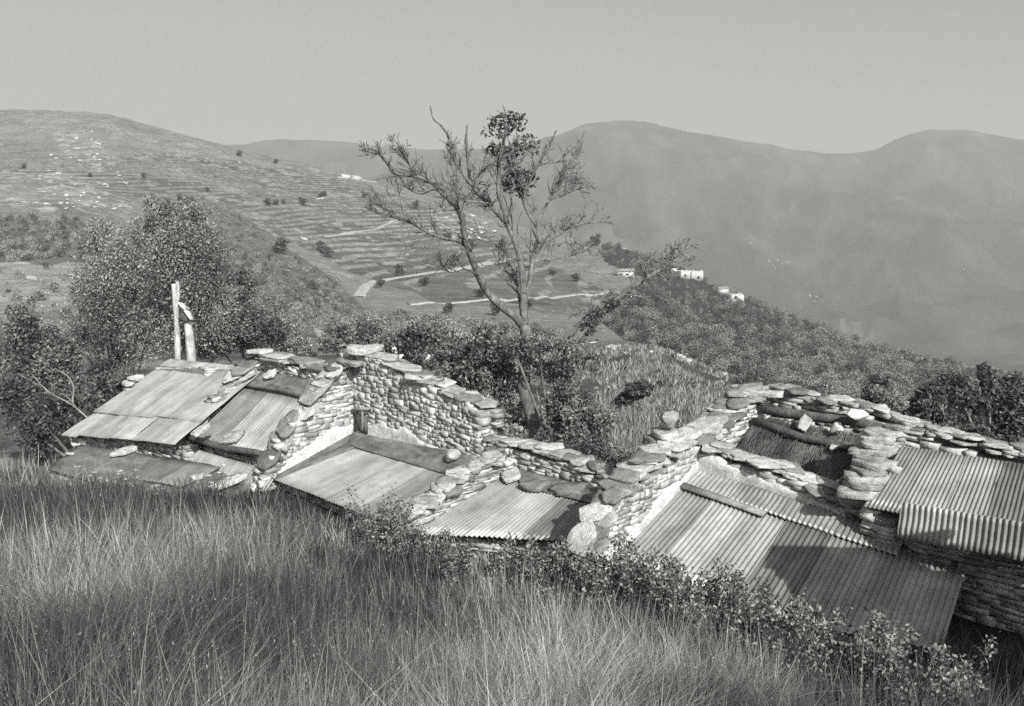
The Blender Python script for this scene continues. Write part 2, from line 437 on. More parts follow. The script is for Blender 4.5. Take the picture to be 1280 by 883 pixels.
def wall(parent, K, e, n_out, top, zbot, T=.42, name='stone_wall', hmin=.028, hmax=.10, wmin=.10, wmax=.44, mat='stone', backface=True, end=True, core='mortar', ins=.03):
    """dry stone wall. top: list of (s, z) along e from K; visible face at K plane with outward normal n_out"""
    top = sorted(top); ts = np.array([t[0] for t in top]); tzv = np.array([t[1] for t in top])
    s0, s1 = ts[0], ts[-1]
    mb = MB()
    def put(s, z, w, h, face):
        f = rs.uniform(-.014, .018)
        dep = rs.uniform(.16, .24)
        c = K + e*(s+.0) + n_out*((f-dep/2) if face else (-T-f+dep/2)); c = np.array([c[0], c[1], z])
        tilt = rs.uniform(-.10, .10); c[2] += .13*(float(fbm(np.array(s*1.1+face*7), np.array(z*.8+K[0]), 2))-.5)+rs.uniform(-.012, .012)
        rock(mb, c, (e+UPV*tilt)*w, n_out*dep, (UPV-e*tilt)*h*rs.uniform(.8, 1.1), .0, .07, shade=rs.rand()**.8)
    for face in ((1, 0) if backface else (1,)):
        z = zbot
        while z < tzv.max():
            h = rs.uniform(hmin, hmax); s = s0-rs.uniform(0, .15)
            while s < s1:
                w = (wmin+(wmax-wmin)*rs.rand()**1.7)*(1.25 if h < .09 else 1)
                sc = s+w/2
                if sc < s1+.05 and sc > s0-.05 and z+h*.6 < np.interp(sc, ts, tzv):
                    if h > .085 and rs.rand() < .4:
                        f_ = rs.uniform(.3, .7); g_ = rs.uniform(.35, .65)
                        put(sc, z+h*f_/2, w, h*f_, face); put(sc-w*(1-g_)/2, z+h*(1+f_)/2, w*g_, h*(1-f_), face); put(sc+w*g_/2, z+h*(1+f_)/2, w*(1-g_), h*(1-f_), face)
                    else: put(sc, z+h/2+rs.uniform(-.01, .01), w*.99, h*.97, face)
                s += w
            z += h
    if end:
        for se, sg in (((s0, -1), (s1, 1)) if end is True else ((s1, 1),)):
            z = zbot
            while z < np.interp(se, ts, tzv)-.04:
                h = rs.uniform(hmin, hmax)
                c = K+e*(se-sg*.08)-n_out*T/2; c = np.array([c[0], c[1], z+h/2])
                rock(mb, c, e*rs.uniform(.2, .26), n_out*(T+.02), UPV*h*.97, .14, .09)
                z += h
    w = mb.build(name, M[mat], parent)
    cb = MB()
    ss = np.linspace(s0+.06, s1-.06, 14); zz = np.interp(ss, ts, tzv)-.05
    V = []
    for s, z in zip(ss, zz):
        for nn in (-ins, -T+ins):
            p = K+e*s+n_out*nn
            V += [[p[0], p[1], z], [p[0], p[1], zbot]]
    Q = []
    for i in range(len(ss)-1):
        a = i*4; b = a+4
        Q += [[a, b, b+1, a+1], [a+2, a+3, b+3, b+2], [a, a+2, b+2, b]]
    Q += [[0, 1, 3, 2], [len(V)-4, len(V)-2, len(V)-1, len(V)-3]]
    cb.add(V, Q); cb.build('wall_core', M[core], w)
    return w
def coping(parent, K, e, n_out, top, T=.42, step=.3, L=.5, W=.62, th=.055, over=.12, layers=1, jitter=.08, smin=None, sc=(.75, 1.35)):
    top = sorted(top); ts = np.array([t[0] for t in top]); tzv = np.array([t[1] for t in top])
    s = ts[0]+.1
    while s < ts[-1]:
        g = (np.interp(s+.1, ts, tzv)-np.interp(s-.1, ts, tzv))/.2
        d = nrm(e+UPV*g*.75); k = rs.uniform(*sc)
        z = np.interp(s, ts, tzv)
        for l in range(layers if rs.rand() < .75 else max(1, layers-1)):
            mb = MB(); off = rs.uniform(-jitter, jitter)
            c = K+e*(s+rs.uniform(-.05, .05))-n_out*(T/2-over*rs.uniform(-1, 1)*.5+off); c = np.array([c[0], c[1], z+th*(.5+l*1.02)+rs.uniform(0, .03)])
            ang = rs.uniform(-.7, .7); dd = nrm(d*math.cos(ang)+n_out*math.sin(ang)); nn = nrm(n_out*math.cos(ang)-d*math.sin(ang))
            t2 = th*rs.uniform(.55, 1.25)
            slab(mb, c, dd*L*k, nn*W*rs.uniform(.6, 1.2), (UPV+d*rs.uniform(-.22, .1)+n_out*rs.uniform(-.16, .16))*t2)
            mb.build('coping_slab', M['slab'], parent)
        s += step*k*rs.uniform(.65, 1.1)
def plaster(parent, K, e, n_out, pts, seed=0):
    """pts: (s, zlow, zhigh); a ragged skin of lime over the face"""
    pts = sorted(pts); ss = np.linspace(pts[0][0], pts[-1][0], 70); a = np.array(pts)
    lo = np.interp(ss, a[:, 0], a[:, 1]); hi = np.interp(ss, a[:, 0], a[:, 2])
    hi = hi+(fbm(ss*4+seed, ss*0+seed, 4)-.5)*.26*np.clip((hi-lo)*3, 0, 1)
    m = 7; V = []
    for i, s in enumerate(ss):
        for j in range(m):
            f = j/(m-1); z = lo[i]+(max(hi[i], lo[i]+.02)-lo[i])*f
            d = .03+.02*(fbm(np.array(s*3.), np.array(z*3.+seed), 3)-.5)-(.035 if j == m-1 else 0)
            p = K+e*s+n_out*d; V.append([p[0], p[1], z])
    V = np.array(V); Q = [[i*m+j, (i+1)*m+j, (i+1)*m+j+1, i*m+j+1] for i in range(len(ss)-1) for j in range(m-1)]
    Vb = V-n_out*.05; K2 = len(V)
    Qb = [[q[0]+K2, q[3]+K2, q[2]+K2, q[1]+K2] for q in Q]
    Qe = []
    for i in range(len(ss)-1): Qe += [[i*m, i*m+K2, (i+1)*m+K2, (i+1)*m], [i*m+m-1, (i+1)*m+m-1, (i+1)*m+m-1+K2, i*m+m-1+K2]]
    for j in range(m-1):
        L_ = (len(ss)-1)*m; Qe += [[j, j+1, j+1+K2, j+K2], [L_+j, L_+j+K2, L_+j+1+K2, L_+j+1]]
    mb = MB(); mb.add(np.concatenate([V, Vb]), Q+Qb+Qe, shade=.5); mb.build('lime_plaster', M['plaster'], parent, smooth=True)
def tops(K, e, pts):              # picture points on the wall plane -> (s, z)
    r = []
    for p in pts:
        q = onp(p[0], p[1], K, e); r.append((float(np.dot(q-K, e)), float(q[2])))
    return r
def sheets(parent, TL, TR, BL, BR, n, pitch, amp, mat, v0=0., v1=1., lift=0., name='corrugated_sheet', jit=.015, dark=()):
    for i in range(n):
        a, b = i/n, (i+1)/n+.035/np.linalg.norm(TR-TL)*(i < n-1)
        va = v0+rs.uniform(-jit, jit)*.5; vb = v1+rs.uniform(-jit, jit)
        mb = MB()
        corr(mb, bil(TL, TR, BL, BR, a, va), bil(TL, TR, BL, BR, b, va), bil(TL, TR, BL, BR, a, vb), bil(TL, TR, BL, BR, b, vb), pitch, amp,
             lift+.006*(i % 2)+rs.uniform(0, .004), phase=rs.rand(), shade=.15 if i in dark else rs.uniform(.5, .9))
        mb.build(name, M[mat], parent, smooth=True)
def rafters(parent, TL, TR, BL, BR, n=5, drop=.07):
    N = nrm(np.cross(BL-TL, TR-TL)); N = N if N[2] > 0 else -N
    for i in range(n):
        u = .04+.92*i/(n-1); a = bil(TL, TR, BL, BR, u, .02)-N*drop; b = bil(TL, TR, BL, BR, u, .97)-N*drop
        mb = MB(); tube(mb, [a+(b-a)*k/5+rs.uniform(-.01, .01, 3) for k in range(6)], .04, 7, rough=.1); mb.build('rafter', M['log'], parent, smooth=True)
def flatpanel(mb, TL, TR, BL, BR, thick=.03, nu=14, nv=8, bumpz=.02, shade=.5):
    TL, TR, BL, BR = (np.asarray(p, float) for p in (TL, TR, BL, BR))
    N = nrm(np.cross(BL-TL, TR-TL)); N = N if N[2] > 0 else -N
    u = np.linspace(0, 1, nu)[None, :]; v = np.linspace(0, 1, nv)[:, None]
    base = ((TL+(TR-TL)*u[..., None])*(1-v[..., None])+(BL+(BR-BL)*u[..., None])*v[..., None])
    h = bumpz*(fbm(u*6+TL[0], v*5+TL[1], 3)-.5)*2
    top = base+N*h[..., None]; bot = base-N*thick
    V = np.concatenate([top.reshape(-1, 3), bot.reshape(-1, 3)]); K = nu*nv
    Q = []
    for i in range(nv-1):
        for j in range(nu-1):
            a = i*nu+j; Q += [[a, a+nu, a+nu+1, a+1], [a+K, a+1+K, a+nu+1+K, a+nu+K]]
    for j in range(nu-1):
        a = (nv-1)*nu+j; Q += [[j, j+1, j+1+K, j+K], [a, a+K, a+1+K, a+1]]
    for i in range(nv-1):
        a = i*nu; b = a+nu-1; Q += [[a, a+K, a+nu+K, a+nu], [b, b+nu, b+nu+K, b+K]]
    sn = np.clip(.5+1.6*(fbm(u*9+TL[0], v*6+TL[1], 5)-.5), 0, 1)*(shade > 0)
    mb.add(V, Q, shade=np.concatenate([sn.ravel(), sn.ravel()]))

# ------------------------------------------------------------------ the ground: one sheet out to the far mountains
FOREST = [(745,285),(800,305),(870,338),(930,366),(1000,396),(1080,428),(1160,454),(1320,470),(1320,540),(1190,510),(1000,497),(930,478),(850,445),(780,425),(745,400),(775,372),(810,350),(750,325)]
BUSHL = [(230,235),(290,262),(340,300),(420,350),(445,392),(520,402),(640,412),(700,430),(560,480),(420,425),(380,405),(330,430),(200,440),(150,330)]
BUSH2 = [(-100,262),(100,275),(120,322),(-100,335)]
BUSH3 = [(440,470),(600,440),(690,440),(715,520),(770,610),(600,640),(400,560)]
PALE = [(-100,328),(100,325),(110,372),(20,395),(-100,390)]
ROCKS = [(-50,212),(60,214),(170,250),(150,262),(60,262),(-50,262)]
def cover(X, Y, Z, px, py, pt, fr):
    n1 = fbm(X/30., Y/30.); n2 = fbm(X/6., Y/9.); w = (fbm(X/np.maximum(2, Y*.05), Y/np.maximum(2, Y*.09), 3)-.5)
    qx, qy = px+50*w, py+22*w
    base = .17+.10*n1+.10*(n2-.5)
    base = np.where(Y < 19, .05, base)
    base = np.where(Y > 1200, .02+.14*np.clip(fbm(X/110., Y/170., 6)-.25, 0, 1), base)
    fo = inpoly(qx, qy, FOREST) & (Y > 60) & (Y < 1000)
    bl = (inpoly(qx, qy, BUSHL) | inpoly(qx, qy, BUSH2)) & (Y < 700)
    base = np.where(fo, .055, base); base = np.where(bl & (Y > 40), .13+.1*(n2-.3), base)
    pl = inpoly(qx, qy, PALE) & (Y < 300); base = np.where(pl, .33+.2*(n2-.5), base)
    gl = fbm(X/2., Y/3.5, 4)
    base = np.where((Y > 19) & (Y < 95) & ~bl, .10+.46*np.clip(gl-.28, 0, 1), base)
    # stone risers of the terraces
    ris = pt & (fr > .80) & (fbm(X/14.+9, Y/25., 3)+.12*(fbm(X/3., Y/3.)-.5) > .40)
    base = np.where(pt & ~ris, .06+.17*(fbm(X/50., Y/10., 4)), base)
    base = np.where(ris, .17+.15*fbm(X/2., Y/2.), base)
    sl = fbm(X/7.+31, Y/10.+7, 5)
    hill = (Y > 330) & (Y < 1100) & (px < 520)
    base = np.where(hill & (sl+.15*(fbm(X/1.5, Y/2.5, 2)-.5) > .64) & ~bl, .28, base)
    rk = (inpoly(qx, qy, ROCKS) | inpoly(qx, qy, [(60,162),(100,162),(132,200),(110,205),(60,180)]) | inpoly(qx, qy, [(535,262),(600,258),(622,290),(560,300)])) & (Y > 150) & (Y < 1100)
    base = np.where(rk & (fbm(X/5.+3, Y/7., 3) +.2*(fbm(X/1.5, Y/2.5, 2)-.5) > .60), .36, base)
    # far: pale field and scree on the opposite slope
    fp = (Y > 1500) & inpoly(px+6*w, py+6*w, [(1052,392),(1090,394),(1094,412),(1070,418),(1050,408)])
    base = np.where(fp & (fbm(X/25., Y/40., 3) > .42), .13, base)
    ro = (Y > 1500) & (py < 235) & (fbm(X/90., Y/150.+4, 5) > .56)
    base = np.where(ro, base+.006, base)
    return np.clip(base, .03, .6)
rows = np.concatenate([np.linspace(-6, 2, 14)[:-1], np.exp(np.linspace(math.log(2), math.log(30), 170))[:-1], np.exp(np.linspace(math.log(30), math.log(200), 240))[:-1],
                       np.exp(np.linspace(math.log(200), math.log(1000), 620))[:-1], np.exp(np.linspace(math.log(1000), math.log(8800), 330))])
scol = np.linspace(-1, 1, 720)
YY = np.repeat(rows[:, None], len(scol), 1); XX = scol[None]*(9+.78*np.maximum(YY, 0))
ZZ, PX, PYY, PT, FR = gz(XX, YY, True)
CV = cover(XX, np.maximum(YY, 1), ZZ, PX, PYY, PT, FR)
nr, nc = YY.shape
a = (np.arange(nr-1)[:, None]*nc+np.arange(nc-1)[None]).ravel()
g = MB(); g.add(np.stack([XX, YY, ZZ], -1).reshape(-1, 3), np.stack([a, a+1, a+nc+1, a+nc], 1), shade=CV.ravel())
m, nt, b = newmat('hillside_ground'); k = NB(nt); pos = k.n('ShaderNodeNewGeometry').outputs['Position']
v = k.attr('shade')
v = k.m('MULTIPLY', v, k.mr(k.noise(.35, 6, pos, .7), .3, .7, .68, 1.35))
v = k.m('MULTIPLY', v, k.mr(k.noise(6, 5, pos, .7), .3, .7, .7, 1.3))
k.L(k.grey(v), b.inputs['Base Color']); b.inputs['Roughness'].default_value = 1; b.inputs['Specular IOR Level'].default_value = .05
k.bump(k.noise(.9, 8, pos, .75), .9, .7, b)
ground = g.build('ground', m, smooth=True); ground['kind'] = 'structure'

# ------------------------------------------------------------------ tracks on the hillside
m, nt, b = newmat('track_gravel'); k = NB(nt); pos = k.n('ShaderNodeNewGeometry').outputs['Position']
k.L(k.grey(k.mr(k.noise(.6, 6, pos, .7), .3, .7, .26, .52)), b.inputs['Base Color']); b.inputs['Roughness'].default_value = 1
M['track'] = m
def ribbon(name, pts, w, mat, lift=.2):
    P3 = [ray(*p) for p in pts]; P3 = [p for p in P3 if p is not None]
    A = np.array(P3); s = np.r_[0, np.cumsum(np.linalg.norm(np.diff(A[:, :2], axis=0), axis=1))]
    q = np.linspace(0, s[-1], 60); X = np.interp(q, s, A[:, 0]); Y = np.interp(q, s, A[:, 1])
    kx = np.ones(5)/5
    Xs = np.convolve(np.pad(X, 2, 'edge'), kx, 'valid'); Ys = np.convolve(np.pad(Y, 2, 'edge'), kx, 'valid')
    d = np.stack([np.gradient(Xs), np.gradient(Ys)], 1); d /= np.linalg.norm(d, axis=1)[:, None]
    V = []; 
    for j in np.linspace(-1, 1, 5):
        ww = w/2*(1+.5*(fbm(q/9., q*0+3)-.5)); x = Xs-d[:, 1]*ww*j; y = Ys+d[:, 0]*ww*j
        V.append(np.stack([x, y, gz(x, y)+lift-abs(j)**3*.1], 1))
    zc = np.maximum.reduce([v_[:, 2] for v_ in V]); 
    for v_ in V: v_[:, 2] = .3*v_[:, 2]+.7*zc
    V = np.concatenate(V)
    V2 = V-np.array([0, 0, 1.2]); n = 60
    Q = [[j*n+i, j*n+i+1, (j+1)*n+i+1, (j+1)*n+i] for j in range(4) for i in range(n-1)]
    Q += [[i, i+5*n, i+1+5*n, i+1] for i in range(n-1)]+[[4*n+i, 4*n+i+1, 4*n+i+1+5*n, 4*n+i+5*n] for i in range(n-1)]
    mb = MB(); mb.add(np.concatenate([V, V2]), Q); o = mb.build(name, M[mat]); o['kind'] = 'structure'; return o
ribbon('dirt_road', [(447,372),(453,363),(462,354),(480,350),(510,346),(560,339),(600,331),(640,322)], 3.6, 'track')
ribbon('dirt_road', [(505,381),(560,380),(640,376),(700,371),(760,366)], 2.6, 'track')
ribbon('footpath', [(402,297),(440,291),(470,287),(500,272)], 2.2, 'track', .2)
ribbon('footpath', [(372,385),(395,405),(412,425),(424,438)], 1.6, 'track', .15)
ribbon('footpath', [(420,222),(440,224),(470,228)], 3, 'track', .2)

# ------------------------------------------------------------------ the huts
def P_(p, Y): return P(p[0], p[1], Y)
NL = E1      # face normal of the left walls (they look right, along the row)
NR = E2      # face normal of the rear walls (they look at the uphill side)
def hut(label, K, tr, br, bl, zb):
    t = thing('stone_hut', label, 'hut', (K[0], K[1], zb), 'row of stepped stone huts')
    TR = onp(tr[0], tr[1], K, E1); BL = onp(bl[0], bl[1], K, E2); BR = onq(br[0], br[1], K, TR, BL)
    return t, K, TR, BL, BR
def frontwall(t, BL, BR, inset=.22, drop=1.5, **kw):
    e = BR-BL; e[2] = 0; L = np.linalg.norm(e); e /= L; n = np.array([e[1], -e[0], 0]); n = n if np.dot(n, E2) > 0 else -n
    K = BL-n*inset
    wall(t, K, e, n, [(0.05, BL[2]-.09), (L-.05, BR[2]-.09)], min(BL[2], BR[2])-drop, T=.35, backface=False)

# --- hut E : the big roof in front
KE = P(873, 587, 14.0)
tE, TL, TR, BL, BR = hut('large stone hut in the foreground, widest corrugated roof with a plank across its top', KE, (1212,697), (1166,852), (762,704), -6.6)
EQ = (TL, TR, BL, BR)
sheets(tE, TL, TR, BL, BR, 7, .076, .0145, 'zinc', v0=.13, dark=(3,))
sheets(tE, bil(*EQ, 0, 0), bil(*EQ, .80, 0), bil(*EQ, 0, .2), bil(*EQ, .80, .2), 4, .076, .0145, 'zinc', lift=.03, name='ridge_sheet', jit=.03)
rafters(tE, *EQ, n=7); frontwall(tE, BL, BR, .3)
mb = MB(); a = bil(*EQ, -.01, .21); c = bil(*EQ, .35, .225); N = nrm(np.cross(BL-TL, TR-TL)); N = N if N[2] > 0 else -N
dv = nrm(BL-TL)
box(mb, (a+c)/2+N*.06, c-a, dv*.11, N*.03); mb.build('plank', M['board'], tE)
tp = tops(KE, E2, [(872,553),(832,582),(800,606),(772,640),(745,690),(742,712)])
wall(tE, KE, E2, NL, tp, -6.6, end='far', hmin=.05, hmax=.13, wmin=.08, wmax=.28, ins=.02); coping(tE, KE, E2, NL, tp, step=.17, L=.4, W=.58, th=.045, layers=3)
lo = [(s, float(np.interp(s, [0, 3.2], [KE[2], KE[2]-3.2*(KE[2]-BL[2])/np.linalg.norm((BL-KE)[:2])]))-.06) for s in (0, .7, 1.4, 2.2)]
plaster(tE, KE, E2, NL, [(s, z, z+.24) for s, z in lo], 1)
tp = tops(KE, E1, [(864,549),(880,562),(905,575),(950,587),(1000,607),(1050,634),(1088,660)])
wall(tE, KE, E1, NR, [(-.42, tp[0][1])]+tp, -6.6, end='far', core='mortar_pale', ins=.02); coping(tE, KE, E1, NR, tp, step=.2, L=.42, W=.5, th=.035, layers=2)
lo = [(float(s), float(KE[2]+(TR[2]-KE[2])*s/np.linalg.norm((TR-KE)[:2]))-.06) for s in (0, .5, 1, 1.8, 2.4)]
plaster(tE, KE, E1, NR, [(s, z, z+h) for (s, z), h in zip(lo, (.3, .26, .24, .2, .08))], 5)

# --- hut D
KD = P(641, 587, 16.8)
tD, TL, TR, BL, BR = hut('stone hut with three loose slabs on its roof, just left of the large roof', KD, (762,618), (716,676), (514,668), -7.4)
DQ = (TL, TR, BL, BR)
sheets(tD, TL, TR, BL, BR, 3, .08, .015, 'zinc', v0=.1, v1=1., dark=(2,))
mb = MB(); flatpanel(mb, bil(*DQ, 0, 0)+UPV*.05, bil(*DQ, 1, 0)+UPV*.05, bil(*DQ, .28, .22)+UPV*.05, bil(*DQ, 1, .3)+UPV*.05, .02); mb.build('roofing_felt', M['oldroof'], tD)
rafters(tD, *DQ, n=5); frontwall(tD, BL, BR)
tp = tops(KD, E2, [(641,570),(600,590),(560,622),(520,652),(500,672)])
wall(tD, KD, E2, NL, tp, -7.2, end='far'); coping(tD, KD, E2, NL, tp, step=.17, L=.42, W=.6, layers=2, over=.2)
tp = tops(KD, E1, [(588,556),(610,556),(650,562),(700,577),(745,596),(775,611)])
wall(tD, KD, E1, NR, tp, -7.4); coping(tD, KD, E1, NR, tp, step=.2, L=.42, W=.5, th=.045, layers=2)

# --- hut C
KC = P(443, 542, 20.2)
tC, TL, TR, BL, BR = hut('stone hut with pale corrugated roof below the tall whitewashed stone gable', KC, (604,575), (488,655), (338,599), -8.2)
CQ = (TL, TR, BL, BR)
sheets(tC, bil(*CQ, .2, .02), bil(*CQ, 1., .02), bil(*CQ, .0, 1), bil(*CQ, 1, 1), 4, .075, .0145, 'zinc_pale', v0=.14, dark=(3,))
mb = MB(); flatpanel(mb, bil(*CQ, -.02, -.02)+UPV*.045, bil(*CQ, 1, -.02)+UPV*.045, bil(*CQ, .10, .24)+UPV*.05, bil(*CQ, 1, .32)+UPV*.05, .02); mb.build('roofing_felt', M['oldroof'], tC)
mb = MB(); flatpanel(mb, bil(*CQ, -.02, .0)+UPV*.035, bil(*CQ, .2, .1)+UPV*.035, bil(*CQ, -.03, 1)+UPV*.03, bil(*CQ, .04, 1)+UPV*.03, .02); mb.build('roofing_felt', M['oldroof'], tC)
rafters(tC, *CQ, n=6); frontwall(tC, BL, BR)
tp = tops(KC, E2, [(456,447),(425,462),(402,487),(385,515),(362,548),(345,577),(335,590)])
wall(tC, KC, E2, NL, tp, -8.0, end='far', core='mortar_pale', hmin=.05, hmax=.14, wmax=.4, ins=.012); coping(tC, KC, E2, NL, tp, step=.25, L=.6, W=.8, layers=1, over=.25)
lo = [(s, float(KC[2]-s*(KC[2]-BL[2])/np.linalg.norm((BL-KC)[:2]))-.06) for s in (0.04, .9, 1.5, 2.0)]
plaster(tC, KC, E2, NL, [(s, z, z+h) for (s, z), h in zip(lo, (.34, .42, .3, .1))], 9)
tpC = tops(KC, E1, [(450,446),(470,450),(490,461),(530,478),(565,497),(600,513)])
wC = wall(tC, KC, E1, NR, [(-.42, tpC[0][1])]+tpC, -8.2, end='far', core='mortar_pale', hmin=.06, hmax=.17, wmin=.09, wmax=.38, ins=.012)
coping(tC, KC, E1, NR, tpC, step=.24, L=.75, W=.55, th=.032, layers=1, sc=(.7, 1.15))
lo = [(float(s), float(KC[2]+(TR[2]-KC[2])*s/np.linalg.norm((TR-KC)[:2]))-.06) for s in (.5, 1.0, 1.7, 2.4, 3.0)]
plaster(tC, KC, E1, NR, [(s, z, z+h) for (s, z), h in zip(lo, (.42, .42, .36, .16, .08))], 3)
# dark block standing for the shade of the recess, with its plank
c = onp(453, 529, KC, E1); mb = MB(); box(mb, c+NR*.035-E1*.0, E1*.42, NR*.05, UPV*.36, .0); mb.build('recess_shade_block', M['log'], tC)
mb = MB(); box(mb, onp(457, 522, KC, E1)+NR*.09, E1*.07, NR*.03, UPV*.55+E1*.04); mb.build('plank', M['board'], tC)
mb = MB(); box(mb, onp(455, 511, KC, E1)+NR*.07, E1*.6+UPV*.12, NR*.1, UPV*.05); mb.build('lintel', M['board'], tC)

# --- hut B
KB = P(326, 464, 22.8)
tB, TL, TR, BL, BR = hut('stone hut with narrow ribbed roof edged by stepped slabs and a log along its eave', KB, (418,482), (345,583), (232,552), -8.2)
BQ = (TL, TR, BL, BR)
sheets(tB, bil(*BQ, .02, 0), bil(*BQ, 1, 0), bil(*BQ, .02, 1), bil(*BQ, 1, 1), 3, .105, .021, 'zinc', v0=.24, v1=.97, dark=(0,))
mb = MB(); flatpanel(mb, bil(*BQ, .0, .0)+UPV*.03, bil(*BQ, 1, 0)+UPV*.03, bil(*BQ, .0, .25)+UPV*.05, bil(*BQ, 1, .25)+UPV*.05, .03); mb.build('roofing_felt', M['oldroof'], tB)
mb = MB(); tube(mb, [bil(*BQ, u, .255)+UPV*(.07+.05*math.sin(u*PI)) for u in np.linspace(0, 1, 8)], .035, 7, rough=.1); mb.build('roof_pole', M['log'], tB, smooth=True)
rafters(tB, *BQ, n=4)
# lower course of sheets under the log
G2 = [bil(*BQ, .0, 1.0)-UPV*.12, bil(*BQ, 1.02, 1.0)-UPV*.12, bil(*BQ, -.02, 1.2)-UPV*.22, bil(*BQ, 1.0, 1.18)-UPV*.22]
sheets(tB, *G2, 2, .1, .015, 'zinc', name='eave_sheet')
mb = MB(); tube(mb, [onq(x, y, TL, TR, BL)+UPV*.09 for x, y in ((226,549),(250,556),(285,566),(320,571),(352,579))], [.05, .07, .075, .07, .06], 9, rough=.12); mb.build('eave_log', M['log'], tB, smooth=True)
tp = tops(KB, E2, [(328,452),(305,468),(283,492),(262,520),(240,543),(222,556)])
wall(tB, KB, E2, NL, tp, -8.0, end='far'); coping(tB, KB, E2, NL, tp, step=.26, L=.6, W=.65, layers=1, over=.2)
tp = tops(KB, E1, [(318,449),(340,450),(370,458),(418,468),(430,474)])
wall(tB, KB, E1, NR, tp, -8.4); coping(tB, KB, E1, NR, tp, step=.3, L=.7, W=.7, layers=2)
frontwall(tB, BL, BR)

# --- hut A
KA = P(211, 452, 26.3)
tA, TL, TR, BL, BR = hut('leftmost stone hut with the smooth pale finely ribbed roof', KA, (330,464), (218,557), (77,542), -8.6)
AQ = (TL, TR, BL, BR)
sheets(tA, TL, TR, BL, BR, 5, .062, .0095, 'zinc_pale', v0=0, v1=.72, lift=.02)
sheets(tA, bil(*AQ, .27, 0), TR, bil(*AQ, .27, 1), BR, 4, .062, .0095, 'zinc_pale', v0=.66, v1=1.0)
sheets(tA, TL, bil(*AQ, .3, 0), BL, bil(*AQ, .3, 1), 2, .062, .0095, 'zinc_pale', v0=.66, v1=1.0, lift=-.03)
sheets(tA, TL, TR, BL, BR, 3, .062, .0095, 'zinc_pale', v0=-.02, v1=.07, lift=.04, name='ridge_sheet')
rafters(tA, *AQ, n=6); frontwall(tA, BL, BR, .3)
wall(tA, KA-UPV*.1, E1, -E2, [(0, KA[2]-.12), (3.0, TR[2]-.12)], -8.6, backface=False)
tp = [(0.05, KA[2]-.1), (float(np.linalg.norm((BL-KA)[:2]))-.3, BL[2]-.1)]
wall(tA, KA+E1*.3, E2, -E1, tp, -8.6, backface=False)

# --- the low old roof in the grass at the foot of B
tG = thing('lean_to', 'low sagging lean-to of old felt sinking into the grass below the left huts', 'lean-to', P(200, 610, 20.5))
GT = P(100, 556, 22.3); GR = P(342, 592, 19.4); GB = P(255, 642, 17.9); GL = P(60, 585, 21.0)
mb = MB(); flatpanel(mb, GT, GR, GL, GB, .06, 30, 12, .05); mb.build('roofing_felt', M['oldroof'], tG)
sheets(tG, bil(GT, GR, GL, GB, .48, .12)+UPV*.06, bil(GT, GR, GL, GB, .78, .1)+UPV*.06, bil(GT, GR, GL, GB, .5, .75)+UPV*.06, bil(GT, GR, GL, GB, .76, .7)+UPV*.06, 2, .09, .014, 'zinc_old')
wall(tG, GB-E1*.0, nrm((GR-GB)*[1, 1, 0]), E1, [(0, GB[2]-.08), (float(np.linalg.norm((GR-GB)[:2])), GR[2]-.08)], -7.6, T=.3, backface=False)
e = nrm((GB-GL)*[1, 1, 0]); n = np.array([e[1], -e[0], 0])
wall(tG, GL-n*.1, e, n, [(0, GL[2]-.1), (float(np.linalg.norm((GB-GL)[:2])), GB[2]-.1)], -7.8, T=.3, backface=False)

mb = MB()
for i in range(170):
    u_, v_ = rs.rand(), rs.rand()**.7; q = bil(GT, GR, GL, GB, u_, v_)
    if fbm(np.array(u_*5), np.array(v_*4), 2) < .45: continue
    k_ = rs.uniform(.04, .17); facet(mb, q+UPV*k_*.12, np.array([k_, k_*.3, 0]), np.array([-k_*.3, k_*.8, -.05*k_]), UPV*k_*.35, rs.rand(), 5)
o = mb.build('rubble', M['slab'], tG); o['kind'] = 'stuff'

# --- thatched ruin F behind E
KF = P(950, 522, 15.5)
tF = thing('ruined_hut', 'ruined hut with sagging thatch and two fallen roof beams behind the large roof', 'ruined hut', (KF[0], KF[1], -7))
FTL, FTR, FBL, FBR = KF, onp(1105, 552, KF, E1), P(918, 575, 14.75), P(1085, 672, 12.75)
FQ = (FTL, FTR, FBL, FBR)
mb = MB(); flatpanel(mb, *FQ, .12, 24, 14, .05, shade=.0); mb.build('roof_boards', M['thatch'], tF)
mb = MB(); n = 9000; u = rs.rand(n); v = rs.rand(n)**.9
p0 = np.array([bil(*FQ, a_, b_) for a_, b_ in zip(u, v)]); dn = nrm(FBL-FTL); L = rs.uniform(.12, .36, n)[:, None]
NF = nrm(np.cross(FBL-FTL, FTR-FTL)); NF = NF if NF[2] > 0 else -NF
d = dn+rs.normal(size=(n, 3))*.16; side = np.cross(d, NF); side /= np.linalg.norm(side, axis=1)[:, None]
w = rs.uniform(.003, .009, n)[:, None]; lift = NF*rs.uniform(.03, .09, n)[:, None]
V = np.stack([p0-side*w+lift, p0+side*w+lift, p0+d*L+side*w*.4+lift*.6, p0+d*L-side*w*.4+lift*.6], 1).reshape(-1, 3)
pat = fbm(u*9, v*4, 3); mb.add(V, np.arange(4*n).reshape(n, 4), shade=np.repeat(np.clip(pat*1.6-.4+rs.uniform(-.3, .3, n), 0, 1), 4)); mb.build('thatch', M['thatch'], tF)
for pts, r in ((((944,517),(985,524),(1030,530),(1075,536),(1120,547)), .075), (((943,533),(975,544),(1010,556),(1050,563),(1090,570)), .06), (((985,552),(1020,558),(1060,568)), .03)):
    mb = MB(); tube(mb, [onq(x, y, FTL, FTR, FBL)+NF*.12 for x, y in pts], [r, r*1.1, r, r*.95, r*.8][:len(pts)], 9, rough=.12); mb.build('roof_beam', M['log'], tF, smooth=True)
KF2 = P(962, 516, 15.8)
